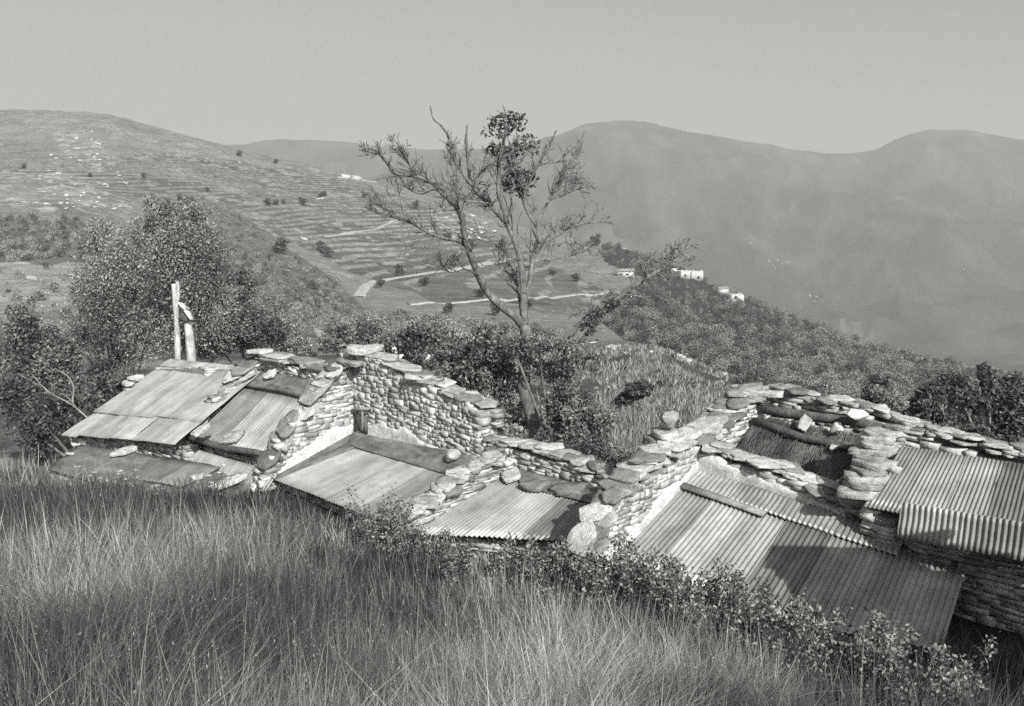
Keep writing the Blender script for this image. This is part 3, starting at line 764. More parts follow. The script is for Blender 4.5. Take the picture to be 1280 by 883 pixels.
tp = tops(KF2, E2, [(966,497),(940,509),(915,530),(895,550),(880,566)])
wall(tF, KF2, E2, NL, tp, -7.2, T=.5); coping(tF, KF2, E2, NL, tp, T=.5, step=.16, L=.42, W=.62, th=.05, layers=4)
tp = tops(KF2, E1, [(950,494),(972,492),(1000,502),(1040,513),(1090,523),(1120,534)])
wall(tF, KF2, E1, NR, tp, -7.2, T=.45); coping(tF, KF2, E1, NR, tp, T=.45, step=.2, L=.4, W=.48, th=.045, layers=3)

# --- hut H on the right
KH = P(1127, 557, 12.6)
tH, TL, TR, BL, BR = hut('right-hand stone hut with ribbed roof and a second sheet hanging below its eave', KH, (1400,600), (1400,697), (1078,633), -6.6)
HQ = (TL, TR, BL, BR)
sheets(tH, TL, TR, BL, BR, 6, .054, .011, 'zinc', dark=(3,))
rafters(tH, *HQ, n=6)
h0 = P(1127, 627, 11.35); eh = nrm((TR-TL)*[1, 1, 0]); h1 = onp(1400, 673, h0, E1); h2 = h0+np.array([-.05, -.05, -.44]); h3 = h1+np.array([-.05, -.05, -.44])
sheets(tH, h0, h1, h2, h3, 3, .068, .014, 'zinc_pale', name='hanging_sheet', jit=.02)
Kw = BL+UPV*0-E2*.3+E1*.35
wall(tH, Kw, E1, E2, [(0, BL[2]-.1), (5.5, BL[2]-.25)], -7.0, T=.45)
Kh = KH-E1*.05
# thick protruding slabs that edge the left verge
tpH = tops(Kh, E2, [(1130,553),(1112,570),(1098,592),(1080,628)])
wall(tH, Kh-E1*.0-UPV*.06, E2, -E1, [(s, z-.12) for s, z in tpH], -7.0, T=.4, backface=False)
for i, (x, y, w, h_) in enumerate([(1104,541,.42,.09),(1098,548,.5,.10),(1102,556,.46,.08),(1095,563,.5,.09),(1091,571,.44,.08),(1090,579,.5,.10),(1085,588,.46,.08),(1081,597,.55,.11),(1078,606,.46,.09),(1073,616,.52,.12)]):
    mb = MB(); c = P(x, y, 12.78-.085*i); ang = rs.uniform(-.3, .3)
    slab(mb, c, (np.array([math.cos(ang), math.sin(ang), rs.uniform(-.08, .1)]))*w*rs.uniform(1.05, 1.35), np.array([-math.sin(ang), math.cos(ang), 0])*.5, UPV*h_*.85, shade=rs.uniform(.2, .85))
    mb.build('verge_slab', M['slab'], tH)
tp = tops(KH+UPV*.0, E1, [(1112,533),(1130,540),(1160,549),(1195,560),(1230,570),(1290,585)])
wall(tH, KH-E2*.1, E1, NR, [(s, z-.03) for s, z in tp], -7.0, T=.5); coping(tH, KH-E2*.1, E1, NR, tp, T=.5, step=.17, L=.33, W=.4, th=.036, layers=3)
# unseen wall added past the right edge to cast shadow on the large roof
tI = thing('shadow_wall', 'added unseen wall past the right edge that shadows the large roof', 'wall', (5.4, 7.0, -4.6))
_n = nrm(np.cross(EQ[2]-EQ[0], EQ[1]-EQ[0])); s1 = onq(958, 699, *EQ[:3]); s2 = onq(1192, 706, *EQ[:3])
KI = s1+SUND/SUND[2]*(-1.25-s1[2]); K2 = s2+SUND/SUND[2]*(-1.25-s2[2])
ei = nrm((K2-KI)*[1, 1, 0]); fi = np.array([ei[1], -ei[0], 0.]); fi = fi if fi[1] < 0 else -fi
LW = float(np.linalg.norm((K2-KI)[:2])); gb = float(min(gz(KI[0], KI[1]), gz(K2[0], K2[1])))-.3
wt = [(0, KI[2]-.10), (LW*.70, KI[2]-.12), (LW*.73, KI[2]-.55), (LW+1.3, KI[2]-.85)]
wall(tI, KI, ei, fi, wt, gb); mb = MB(); box(mb, KI+ei*LW*.35-fi*.2-UPV*.05, ei*(LW*.72), fi*.34, UPV*.1); mb.build('shadow_edge_board', M['board'], tI)  # board added on top so the cast shadow gets a straight edge

# ------------------------------------------------------------------ loose stones lying on roofs and walls
def loose(px, py, Q, w, d, th, label, group='loose flat stones on the roofs', lift=.0, shade=None, kind='slab', name='flat_stone', rz=None, Y=None):
    if Q is None: c = P(px, py, Y)
    else:
        N = nrm(np.cross(Q[2]-Q[0], Q[1]-Q[0])); N = N if N[2] > 0 else -N
        c = onq(px, py, Q[0], Q[1], Q[2])
    N = UPV if Q is None else N
    r = rs.rand()*6 if rz is None else rz
    a = nrm(np.cross(N, [math.sin(r), -math.cos(r), 0])); b_ = np.cross(N, a)
    c = c+N*(th/2+.03+lift)
    mb = MB()
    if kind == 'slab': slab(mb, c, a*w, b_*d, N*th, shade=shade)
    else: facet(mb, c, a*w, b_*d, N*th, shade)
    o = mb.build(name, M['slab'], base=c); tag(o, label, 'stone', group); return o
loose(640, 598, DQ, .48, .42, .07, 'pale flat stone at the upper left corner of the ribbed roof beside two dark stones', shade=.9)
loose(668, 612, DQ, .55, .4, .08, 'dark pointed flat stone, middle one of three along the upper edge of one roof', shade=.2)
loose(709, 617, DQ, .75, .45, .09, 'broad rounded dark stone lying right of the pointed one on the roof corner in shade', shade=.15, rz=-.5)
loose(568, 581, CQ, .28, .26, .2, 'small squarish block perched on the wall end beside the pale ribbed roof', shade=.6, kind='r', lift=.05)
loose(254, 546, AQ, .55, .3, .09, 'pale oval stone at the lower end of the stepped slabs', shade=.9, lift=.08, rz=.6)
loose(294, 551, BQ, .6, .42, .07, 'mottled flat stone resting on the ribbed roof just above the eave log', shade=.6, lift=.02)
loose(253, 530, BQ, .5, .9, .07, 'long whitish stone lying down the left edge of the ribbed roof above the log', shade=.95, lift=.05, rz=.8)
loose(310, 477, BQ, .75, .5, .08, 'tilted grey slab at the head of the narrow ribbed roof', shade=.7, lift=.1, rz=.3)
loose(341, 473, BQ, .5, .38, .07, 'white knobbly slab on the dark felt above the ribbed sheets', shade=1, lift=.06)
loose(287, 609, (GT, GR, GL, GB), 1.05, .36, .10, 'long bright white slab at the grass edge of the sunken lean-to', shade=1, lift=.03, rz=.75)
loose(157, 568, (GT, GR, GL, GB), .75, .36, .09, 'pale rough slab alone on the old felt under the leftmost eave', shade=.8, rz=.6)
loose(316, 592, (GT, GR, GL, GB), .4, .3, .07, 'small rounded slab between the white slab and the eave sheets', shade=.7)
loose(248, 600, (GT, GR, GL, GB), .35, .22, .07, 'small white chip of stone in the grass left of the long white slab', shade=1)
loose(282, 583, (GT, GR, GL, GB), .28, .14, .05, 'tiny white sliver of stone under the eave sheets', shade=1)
loose(172, 477, None, .5, .35, .16, 'rounded white stone topmost of the little pile left of the smooth roof', shade=1, kind='r', Y=25.6, group='pile of stones at the left verge')
loose(160, 483, None, .85, .4, .10, 'long thin slab in the middle of the pile left of the smooth roof', shade=.9, Y=25.5, group='pile of stones at the left verge')
loose(170, 491, None, .7, .5, .12, 'lowest stone of the pile left of the smooth roof', shade=.7, Y=25.5, group='pile of stones at the left verge')
mb = MB(); 
for i in range(16):
    z = -8.6+i*.17; rock(mb, P(172, 497, 25.6)*[1, 1, 0]+[rs.uniform(-.06, .06), rs.uniform(-.06, .06), z], [.75, .1, 0], [-.08, .5, 0], [0, 0, .17], .15, .08)
tag(mb.build('stone_pier', M['stone'], base=P(172, 497, 25.6)*[1, 1, 0]+[0, 0, -8.6]), 'stone pier carrying the little pile of stones at the left verge', 'pier')
loose(835, 536, None, .42, .36, .26, 'rounded grey boulder crowning the corner of the large hut', shade=.5, kind='r', Y=14.1, group='stones stacked on the hut corner')
loose(832, 549, None, .62, .45, .10, 'pale wedge under the rounded boulder on the hut corner', shade=.95, Y=14.1, group='stones stacked on the hut corner')
loose(838, 560, None, .9, .6, .13, 'broad dark slab at the bottom of the stack on the hut corner', shade=.35, Y=14.15, group='stones stacked on the hut corner')
loose(852, 568, None, .8, .6, .13, 'shelf of grey stone below the stack on the hut corner', shade=.5, Y=14.2, group='stones stacked on the hut corner')
loose(966, 495, None, .45, .35, .09, 'whitish flat stone topmost on the gable of the thatched ruin', shade=1, Y=15.6, lift=-.05, group='stones on the thatched ruin')
FB = (FTL, FTR, FBL)
loose(1008, 541, FB, .3, .24, .14, 'rough grey stone wedged between the two fallen beams', shade=.6, kind='r', lift=.08, group='stones on the thatched ruin')
loose(1049, 548, FB, .22, .2, .16, 'small white block at the right end of the lower beam', shade=1, kind='r', lift=.1, group='stones on the thatched ruin')
loose(1072, 529, None, .32, .3, .2, 'pale round boulder at the right end of the ruin wall', shade=1, kind='r', Y=14.2, group='stones on the thatched ruin')
loose(1046, 564, FB, .26, .1, .05, 'white splinter of stone on the thatch edge', shade=1, lift=.06, group='stones on the thatched ruin')
loose(454, 443, None, 1.1, .8, .13, 'large pale rough slab capping the peak of the whitewashed gable', shade=.9, Y=20.25, group='slabs on the tall gable')
loose(445, 455, None, 1.2, .8, .09, 'dark weathered slab under the capping stone of the gable', shade=.3, Y=20.3, group='slabs on the tall gable')
loose(324, 443, None, .7, .5, .08, 'white oval slab at the top of the stepped slabs', shade=1, Y=22.9, group='slabs topping the stepped wall')
mb = MB(); a_, c_ = onq(526, 551, *CQ[:3])+UPV*.12, onq(554, 561, *CQ[:3])+UPV*.12
tube(mb, [a_+(c_-a_)*f for f in (0, .1, .5, .9, 1)], [.05, .07, .07, .07, .05], 9); tag(mb.build('log', M['log'], base=a_, smooth=True), 'short black log lying at the foot of the whitewashed wall', 'log')

# ------------------------------------------------------------------ trees
ZTOP = [None]
def grow(mb, p, d, r, L, depth, spread=.6, up=.15, k=4, seg=5, kids=(2, 4), tips=None, rmin=.004, wob=.16):
    if ZTOP[0] is not None: L = L*float(np.clip((ZTOP[0]-p[2])/1.3, .12, 1))
    pts = [p]; dd = nrm(d)
    for i in range(seg):
        dd = nrm(dd+rs.normal(size=3)*wob+UPV*up*.25); pts.append(pts[-1]+dd*L/seg)
    pts = np.array(pts); rad = np.maximum(rmin, np.linspace(r, r*.45, seg+1))
    tube(mb, pts, rad, k, shade=rs.uniform(.2, .9))
    if tips is not None: tips.append(pts[-1])
    if depth <= 0: return
    for _ in range(rs.randint(*kids)+1):
        i = rs.randint(1, seg+1); base = pts[i]
        nd = nrm(nrm(pts[i]-pts[i-1])+rs.normal(size=3)*spread+UPV*up)
        grow(mb, base, nd, rad[i]*.68, L*rs.uniform(.5, .8), depth-1, spread, up, 3 if depth < 2 else k, max(3, seg-1), kids, tips, rmin, wob)

def smooth_path(pts, n=4):
    pts = np.asarray(pts, float); t = np.arange(len(pts)); q = np.linspace(0, len(pts)-1, (len(pts)-1)*n+1)
    k = np.stack([pchip(t, pts[:, i], q) for i in range(3)], 1)
    return k
TY = 25.0
base = P(669, 575, TY); base[2] -= .6
tree = thing('bare_tree', 'tall bare spreading tree with one leafy clump in its crown, rising behind the huts', 'tree', base)
def zpt(x, y): return 400+x/2.598, 110+y/2.598
trunk_px = [(669,590),(669,560),(666,530),(660,505),(655,480),(657,455),(658,430),(657,406)]
mb = MB(); tp = smooth_path([P(x, y, TY) for x, y in trunk_px]); tube(mb, tp, np.linspace(.2, .15, len(tp))*(1+.06*np.sin(np.arange(len(tp)))), 10, rough=.1)
mb.build('trunk', M['bark'], tree, smooth=True)
LIMBS = [
 ([(655,775),(640,750),(600,720),(545,665),(515,610),(490,545),(475,500),(465,450),(458,405),(440,385),(400,345),(350,300),(300,285),(250,280),(215,240),(190,215),(150,205)], .135, -2.2, 16),
 ([(478,515),(440,495),(400,488),(350,470),(300,440),(240,420),(200,405),(170,400)], .06, -1.5, 9),
 ([(458,405),(470,390),(500,382),(520,380)], .04, .3, 3),
 ([(400,345),(370,330),(330,345),(290,330),(262,295)], .03, .8, 5),
 ([(520,350),(480,300),(455,265),(430,215),(420,165),(390,120),(368,100),(358,60)], .06, .5, 9),
 ([(655,760),(650,700),(630,620),(600,580),(585,545),(590,515)], .055, .8, 5),
 ([(660,760),(662,680),(655,600),(650,555),(625,480),(605,440),(570,400),(540,370),(520,350),(490,310),(480,230),(475,160),(478,120)], .12, 1.0, 12),
 ([(605,440),(598,400),(578,330),(582,240),(595,190),(602,140),(604,90),(595,60)], .07, -.6, 10),
 ([(545,375),(500,370),(460,365),(440,330),(445,270),(430,200)], .035, -.8, 6),
 ([(662,775),(665,700),(680,640),(690,560),(715,510),(760,485),(800,458),(860,440),(925,436)], .10, 1.6, 10),
 ([(715,505),(705,450),(728,395),(760,330),(790,300),(830,240),(840,200),(855,150)], .06, 1.2, 10),
 ([(690,585),(730,565),(800,548),(850,535),(882,512)], .04, 2.0, 6),
 ([(702,450),(672,400),(660,365),(680,310),(705,250),(740,200),(762,150)], .045, -.5, 8),
 ([(650,560),(610,545),(590,530),(580,560),(600,610),(640,650)], .03, -1.5, 4),
 ([(660,365),(640,330),(630,290),(625,230),(640,160)], .035, .4, 7),
 ([(745,360),(790,350),(830,330),(870,320)], .028, 1.5, 5),
 ([(515,610),(470,590),(430,600),(400,580),(385,550)], .025, -2.4, 4),
 ([(300,285),(290,250),(270,215),(255,195)], .022, -1.9, 4),
]
ZTOP[0] = P(600, 142, TY)[2]
for pts, r, dy, ntw in LIMBS:
    n = len(pts); start = TY
    p3 = smooth_path([P(*zpt(x, y), TY+dy*(i/(n-1))*1.0 + (0 if r > .07 else .4*dy)) for i, (x, y) in enumerate(pts)], 3)
    if r > .07 : p3[0] = P(657, 405, TY)
    mb = MB(); rad = np.linspace(r, max(.018, r*.22), len(p3)); rad = rad*.85; tube(mb, p3, rad, 7, rough=.12, shade=.6)
    cen = P(655, 400, TY)
    for j in range(int(ntw*2.4)):
        i = rs.randint(int(len(p3)*.3), len(p3)-1)
        d = nrm(p3[i+1]-p3[i])*.7+rs.normal(size=3)*.45+nrm(p3[i]-cen)*.75+UPV*.1
        grow(mb, p3[i], d, min(.02, rad[i]*.55), rs.uniform(.3, .8)*(1-.5*i/len(p3)), 2, .42, .05, 4, 4, (1, 3), rmin=.0068, wob=.10)
    for j in range(3 if r > .05 else 1):
        i = rs.randint(int(len(p3)*.3), int(len(p3)*.8))
        d = nrm(p3[i+1]-p3[i])*.6+rs.normal(size=3)*.4+nrm(p3[i]-cen)*.7
        grow(mb, p3[i], d, min(.03, rad[i]*.6), rs.uniform(.5, .85), 3, .5, .05, 5, 5, (1, 3), rmin=.0068, wob=.18)
    for j in range(3):
        grow(mb, p3[-1], nrm(p3[-1]-p3[-3])+rs.normal(size=3)*.3, .012, .22, 1, .5, .1, 3, 4, (1, 3), rmin=.0075)
    mb.build('limb', M['bark'], tree, smooth=True)
ZTOP[0] = None
mb = MB(); allp = []
for (x, y, rx, ry, n) in [(600,110,55,28,300),(575,140,45,20,120),(640,110,30,25,110),(670,185,48,28,240),(600,205,60,22,220),(560,200,30,14,70),(640,290,50,28,260),(670,300,40,30,160),(600,305,28,26,140),(630,330,30,14,60),(655,345,25,12,50)]:
    a_, b_ = zpt(x, y); allp.append(clump_pts(P(a_, b_, TY), np.array([rx*1.15, 34, ry*1.35])/2.598/F*TY, int(n*.55)))
leaves(mb, np.concatenate(allp), .07, .5); mb.build('leaf_clump', M['leaf_dark'], tree)

# leaning dead tree right of it
lb = P(676, 470, 26.2); lean = thing('leaning_tree', 'broken leaning tree with tangled bare branches right of the tall bare tree', 'tree', lb)
mb = MB(); pz = [(730,930),(790,860),(840,805),(875,775),(905,740),(960,690),(1040,630),(1090,600),(1130,570),(1190,518)]
p3 = smooth_path([P(*zpt(x, y), 26.2+.1*i) for i, (x, y) in enumerate(pz)], 3); rad = np.linspace(.15, .03, len(p3)); tube(mb, p3, rad, 8, rough=.15, shade=.3)
mb.build('trunk', M['bark'], lean, smooth=True)
for q in range(44):
    mb = MB()
    for j in range(1):
        i = rs.randint(8, len(p3)-1); d = nrm(p3[i+1]-p3[i])*rs.uniform(-.2, 1)+rs.normal(size=3)*.5+UPV*.15
        grow(mb, p3[i], d, .028, rs.uniform(.3, .7), 2, .8, .0, 4, 4, (1, 4), rmin=.010)
    mb.build('branch', M['twig'], lean, smooth=True)
mb = MB(); leaves(mb, np.concatenate([clump_pts(P(*zpt(x, y), 26.4), np.array([r, 25, r*.7])/2.598/F*26, 160) for x, y, r in ((880,760,34),(900,730,34),(950,700,30),(870,790,30))]), .05); mb.build('leaf_clump', M['leaf_dark'], lean)

def leafy(name, label, px, py, Y, clumps, nleaf, size, mat='leaf', group=None, trunk=True, cat='tree', aspect=.5, trunkmat='bark', twigs=True, z0=None):
    """clumps: picture x, y and radii in px, all at distance Y with a depth offset"""
    b0 = P(px, py, Y); b0[2] = float(gz(b0[0], b0[1])) if z0 is None else z0
    t = thing(name, label, cat, b0, group)
    area = sum(c[2]*c[3] for c in clumps); pts = []; sh = []
    mbt = MB()
    for c in clumps:
        x, y, rx, ry = c[:4]; dy = c[4] if len(c) > 4 else rs.uniform(-1, 1)*rx/F*Y*.8
        cc = P(x, y, Y+dy); r = np.array([rx, (rx+ry)/2, ry])/F*Y
        n = int(nleaf*rx*ry/area)
        # sub-clumps make light and dark masses with gaps
        k_ = max(3, int(6+r[0]*9)); sub = clump_pts(cc, r*.85, k_, .9)
        for sp in sub:
            q = clump_pts(sp, r*rs.uniform(.3, .58), max(4, n//k_)); pts.append(q); sh.append(np.full(len(q), rs.uniform(.15, .55)))
            if twigs:
                m_ = cc; tube(mbt, [m_, (m_+sp)/2+rs.normal(size=3)*r*.08, sp], [.03, .015, .006], 4)
        if trunk:
            tube(mbt, smooth_path([b0, b0*.45+cc*.55+rs.normal(size=3)*r*.1, cc], 3), np.linspace(.012*r[2]+.05, .025, 7), 6)
    mb = MB(); leaves(mb, np.concatenate(pts), size, aspect, np.concatenate(sh))
    mb.build('crown' if cat == 'tree' else 'foliage', M[mat], t)
    if mbt.n: mbt.build('trunk' if cat == 'tree' else 'stems', M[trunkmat], t, smooth=True)
    return t
leafy('leafy_tree', 'big round tree with glittering pale leaves behind the leftmost smooth roof', 150, 470, 37,
      [(165,365,82,85),(170,330,48,55),(135,370,45,50),(160,410,45,40),(110,420,30,40),(205,285,40,38),(120,300,22,30),(140,450,40,28),(200,370,35,50)], 52000, .048, 'leaf_bright', 'trees behind the left huts')
leafy('leafy_tree', 'taller thin-topped tree of pale leaves above the two poles', 225, 470, 35,
      [(235,350,70,85),(225,290,42,45),(195,262,20,24),(245,268,24,22),(225,335,50,45),(265,330,28,45),(250,390,40,45),(210,420,30,30)], 46000, .046, 'leaf_bright', 'trees behind the left huts')
leafy('leafy_tree', 'lower wide tree of smaller grey leaves between the poles and the stepped slabs', 320, 460, 36,
      [(290,390,40,45),(325,410,40,35),(300,430,40,25),(345,420,25,25),(270,430,30,30),(305,355,20,22)], 28000, .05, 'leaf', 'trees behind the left huts')
leafy('shrub', 'pale fine-leaved bush at the right end of the left trees', 372, 450, 38, [(372,425,24,24),(390,440,18,12),(355,445,20,14)], 3500, .05, 'leaf_bright', cat='shrub')
leafy('leafy_tree', 'dark tree in the far left corner with pale leaves on top', 50, 540, 30, [(40,440,40,40),(30,400,28,30),(70,470,40,40),(20,480,40,50),(85,440,20,25)], 16000, .06, 'leaf', 'trees behind the left huts')
leafy('shrub', 'dark thicket under the left trees beside the smooth roof', 100, 560, 27.5, [(70,520,45,35),(110,500,40,30),(150,490,25,22),(40,540,40,30),(30,500,30,40),(130,470,35,25)], 8000, .06, 'leaf_dark', cat='shrub')
for x0, pts in ((60, [(118,530),(88,505),(60,490),(40,468)]),):
    mb = MB(); p3 = smooth_path([P(x, y, 26.5) for x, y in pts]); tube(mb, p3, np.linspace(.024, .009, len(p3)), 6, shade=1)
    p4 = smooth_path([P(x, y, 26.5) for x, y in ((90,507),(92,485),(84,470),(70,462))]); tube(mb, p4, np.linspace(.025, .01, len(p4)), 6, shade=1)
    for i in (3, 6, 9): grow(mb, p3[i], nrm(p3[i]-p3[i-1])+rs.normal(size=3)*.4, .012, .6, 1, rmin=.007)
    tag(mb.build('dead_branch', M['board'], base=p3[0], smooth=True), 'pale forked dead branch in front of the dark thicket', 'branch')
# the two poles
bp = P(222, 470, 28.3); bp[2] -= .6
t = thing('dead_tree', 'straight pale forked trunk standing left of the capped pole', 'dead tree', bp)
mb = MB(); p3 = smooth_path([bp, P(222,440,28.3), P(221,400,28.3), P(219,378,28.3), P(217,355,28.3)]); tube(mb, p3, np.linspace(.1, .07, len(p3)), 9, rough=.08)
tube(mb, smooth_path([P(220,385,28.3), P(223,368,28.3), P(222,352,28.3)]), .05, 7, rough=.1); mb.build('stem', M['bark_pale'], t, smooth=True)
bq = P(240, 470, 28.0); bq[2] -= .5
t = thing('capped_pole', 'pale leaning pole topped by a bent metal sheet', 'pole', bq)
mb = MB(); tube(mb, [bq, P(239,440,28), P(236,415,28), P(234,398,28), P(232,385,28)], [.15, .135, .12, .105, .1], 12, rough=.04); mb.build('post', M['bark_pale'], t, smooth=True)
c0, c1, c2 = P(225,379,27.6), P(233,389,27.8), P(240,400,27.8); dvv = np.array([.02, .42, -.075])
mb = MB()
for (p_, q_) in ((c0, c1), (c1, c2)):
    box(mb, (p_+q_)/2+dvv*.2, q_-p_+UPV*.0, dvv, nrm(np.cross(dvv, q_-p_))*.05, .9)
mb.build('bent_sheet', M['plaster'], t)
mb = MB(); box(mb, P(231, 396, 27.95), [.24, 0, .0], [0, .3, 0], [-.04, 0, .26], 0); mb.build('underside_shade', M['log'], t)  # added dark block, stands for the shaded underside of the bent sheet

# shrubs between the huts and the gully
shr = [
 ('broad dark leafy bush right behind the tall gable', 560, 520, 26, [(540,440,40,40),(570,470,45,45),(520,420,25,25),(600,450,35,45),(545,480,30,30)], 9000, .06, 'leaf'),
 ('tall bush with small upright leaves left of the bare trunk', 615, 560, 25.5, [(610,440,30,40),(625,480,35,45),(600,520,35,40),(630,430,18,22)], 7000, .055, 'leaf'),
 ('dense dark bush wrapped round the foot of the bare trunk', 700, 540, 24.3, [(672,428,34,16),(705,436,38,18),(690,455,40,20),(640,430,24,12),(735,450,28,18)], 3600, .05, 'leaf'),
 ('dark low bush below the right side of the bare tree', 740, 560, 24, [(715,505,34,26),(740,530,34,26),(700,545,34,26)], 7000, .055, 'leaf'),
 ('dark round shrub on the slope right of the bare tree', 795, 500, 33, [(795,488,20,14),(780,500,18,12)], 2500, .06, 'leaf_dark'),
 ('tangled bush of upright twigs hiding the right of the bare trunk', 655, 560, 24.0, [(700,500,22,40),(705,470,22,26),(715,530,25,30)], 2400, .05, 'leaf'),
 ('rambling thicket just over the low wall under the bare tree', 690, 600, 21.5, [(640,560,40,25),(700,570,45,22),(760,585,40,20),(740,560,35,22),(790,600,30,18)], 8000, .045, 'leaf_dark'),
 ('scrubby bush between the ruin and the corner boulder', 800, 590, 20, [(790,575,35,22),(820,600,30,20),(770,600,35,18)], 3000, .04, 'leaf'),
 ('sparse bush with white blossom behind the gable roofline', 490, 480, 28, [(490,440,35,30),(460,425,30,22),(510,465,30,28)], 5500, .055, 'leaf'),
 ('bush clump on the bank left of the gable peak', 445, 460, 34, [(440,420,25,16),(415,432,22,12),(465,410,22,14)], 3000, .06, 'leaf'),
 ('small bush beside the ruin wall at the right', 1095, 520, 26, [(1090,498,26,20),(1110,510,20,15),(1070,512,18,10)], 3000, .06, 'leaf'),
 ('dark bush just above the right-hand ridge stones', 1160, 560, 22, [(1150,505,24,22),(1175,515,22,25),(1130,518,18,12)], 3500, .055, 'leaf_dark'),
]
for l, x, y, Y, cl, n, s, mt in shr:
    leafy('shrub', l, x, y, Y, cl, n, s, mt, 'shrubs behind the huts', cat='shrub')
leafy('leafy_tree', 'dark bushy tree at the right edge above the ribbed roof', 1235, 560, 24, [(1238,482,30,38),(1205,505,28,40),(1250,530,30,40),(1200,550,25,20),(1280,510,40,50),(1225,550,30,30)], 12000, .06, 'leaf_dark', 'dark trees at the right edge')
leafy('leafy_tree', 'second dark tree lower left of the bushy one at the right edge', 1095, 520, 45, [(1100,482,18,16),(1090,495,16,12),(1165,492,20,16),(1190,480,20,18)], 5000, .09, 'leaf_dark', 'dark trees at the right edge')
# white blossom sprays
for i, (x, y) in enumerate(((493,438),(500,446),(535,447),(684,572))):
    mb = MB(); leaves(mb, clump_pts(P(x, y, 24.5), [.07, .07, .09], 12), .05, .7, .95)
    tag(mb.build('blossom', M['plaster'], base=P(x, y, 24.5)), ('white blossom spray nearest the gable peak', 'lower white blossom spray behind the gable slates', 'small white flower among the leaves right of the slates', 'white blossom hanging beside the bare trunk foot')[i], 'blossom', 'white blossoms')

# ------------------------------------------------------------------ woodland and scattered bushes
def bushmesh(mb, c, r, n, size):
    k_ = 4; cs = clump_pts(c+UPV*r*.5, [r*.6, r*.6, r*.5], k_, .9); sh = rs.uniform(.0, .9)
    pts = np.concatenate([clump_pts(q, [r*.55, r*.55, r*.5], n//k_) for q in cs]); leaves(mb, pts, size, .7, sh)
wood = MB(); cnt = 0
def scatter(mb, poly, N, ymin, ymax, rlo, rhi, ext=1.0):
    xs = [p[0] for p in poly]; ys = [p[1] for p in poly]; c = 0
    U = rs.uniform(ux(min(xs), 400), ux(max(xs), 400), N*6); Yv = np.exp(rs.uniform(math.log(ymin), math.log(ymax), N*6))
    Zv = gz(U*Yv, Yv); px, py = pixof(U*Yv, Yv, Zv); ok = inpoly(px, py, poly)
    for x, y, z in list(zip((U*Yv)[ok], Yv[ok], Zv[ok]))[:N]:
        r = (rlo+(rhi-rlo)*rs.rand()**1.6)*(float(np.clip(y/260., .34, 1)) if rhi > 3 else 1); px_ = r/y*F
        n = int(np.clip(px_*26, 50, 800)); bushmesh(mb, np.array([x, y, z]), r, n, max(.07, r*1.25/math.sqrt(n)))
        c += 1
    return c
scatter(wood, FOREST, 2600, 60, 640, 1.6, 3.6)
scatter(wood, [(860,400),(1320,470),(1320,570),(1100,530),(930,490)], 350, 50, 200, .8, 1.8)
o = wood.build('woodland', M['leaf_far']); o['kind'] = 'stuff'; o['label'] = 'dense broadleaf woodland covering the spur that falls to the right'; o['category'] = 'woodland'
sc = MB()
scatter(sc, BUSHL, 2600, 40, 640, .6, 2.1); scatter(sc, BUSH2, 500, 120, 640, .7, 2.2); scatter(sc, BUSH3, 260, 20, 70, .25, .8)
scatter(sc, [(600,400),(760,380),(900,480),(1000,520),(860,560),(700,500)], 45, 30, 130, .12, .4)
scatter(sc, [(0,330),(240,330),(330,430),(60,470),(0,470)], 200, 50, 220, .5, 1.8)
o = sc.build('undergrowth', M['leaf']); o['kind'] = 'stuff'; o['label'] = 'mixed scrub filling the hollow behind the huts'; o['category'] = 'undergrowth'
# dry grass tufts on the slope behind
tf = MB(); N = 60000; U = rs.uniform(-.1, .5, N); Yv = np.exp(rs.uniform(math.log(20), math.log(90), N)); X = U*Yv; Z = gz(X, Yv)
keep = fbm(X/2., Yv/3.5, 4) > .42; X, Yv, Z = X[keep], Yv[keep], Z[keep]; n = len(X)
h = rs.uniform(.15, .45, n); an = rs.rand(n)*6.28; w = .0009*Yv; ln = rs.normal(size=(n, 2))*.12
V = np.stack([np.stack([X-np.cos(an)*w, Yv-np.sin(an)*w, Z-.05], 1), np.stack([X+np.cos(an)*w, Yv+np.sin(an)*w, Z-.05], 1), np.stack([X+ln[:, 0], Yv+ln[:, 1], Z+h], 1)], 1).reshape(-1, 3)
tf.add(V, tris=np.arange(3*n).reshape(n, 3), shade=np.repeat(rs.uniform(0, .75, n), 3)); o = tf.build('dry_grass', M['grass']); o['kind'] = 'stuff'
# single bushes standing out on the terraces
pm = MB(); 
for q in clump_pts([0, 0, .9], [.75, .75, .6], 7, .9): leaves(pm, clump_pts(q, [.5, .5, .42], 40), .16, .7, rs.uniform(0, .6))
pb = thing('hillside_bush', 'x', 'bush', (0, 0, 0), 'single bushes dotted over the terraces'); pm.build('foliage', M['leaf_dark'], pb)
pt_ = MB(); tube(pt_, [[0, 0, -.3], [.05, 0, .4], [0, .05, .9]], [.09, .07, .04], 6); pt_.build('stem', M['bark'], pb)
spots = [(299,196,5),(260,240,4),(112,222,4),(335,258,6),(345,258,5),(378,257,7),(355,256,4),(403,318,9),(412,322,8),(568,332,9),(350,318,12),(345,205,4),(400,250,5),(405,246,5),(775,298,9),(800,300,7),(745,308,8),(500,345,8),(475,360,7),(530,358,8),(640,352,8),(690,345,7),(720,352,7),(455,248,5),(470,250,5),(520,262,6),(560,300,7),(590,310,8),(863,332,9),(820,322,7),(30,212,4),(180,224,4),(225,250,5),(600,372,9),(560,392,9),(620,395,10),(660,385,9)]
first = True
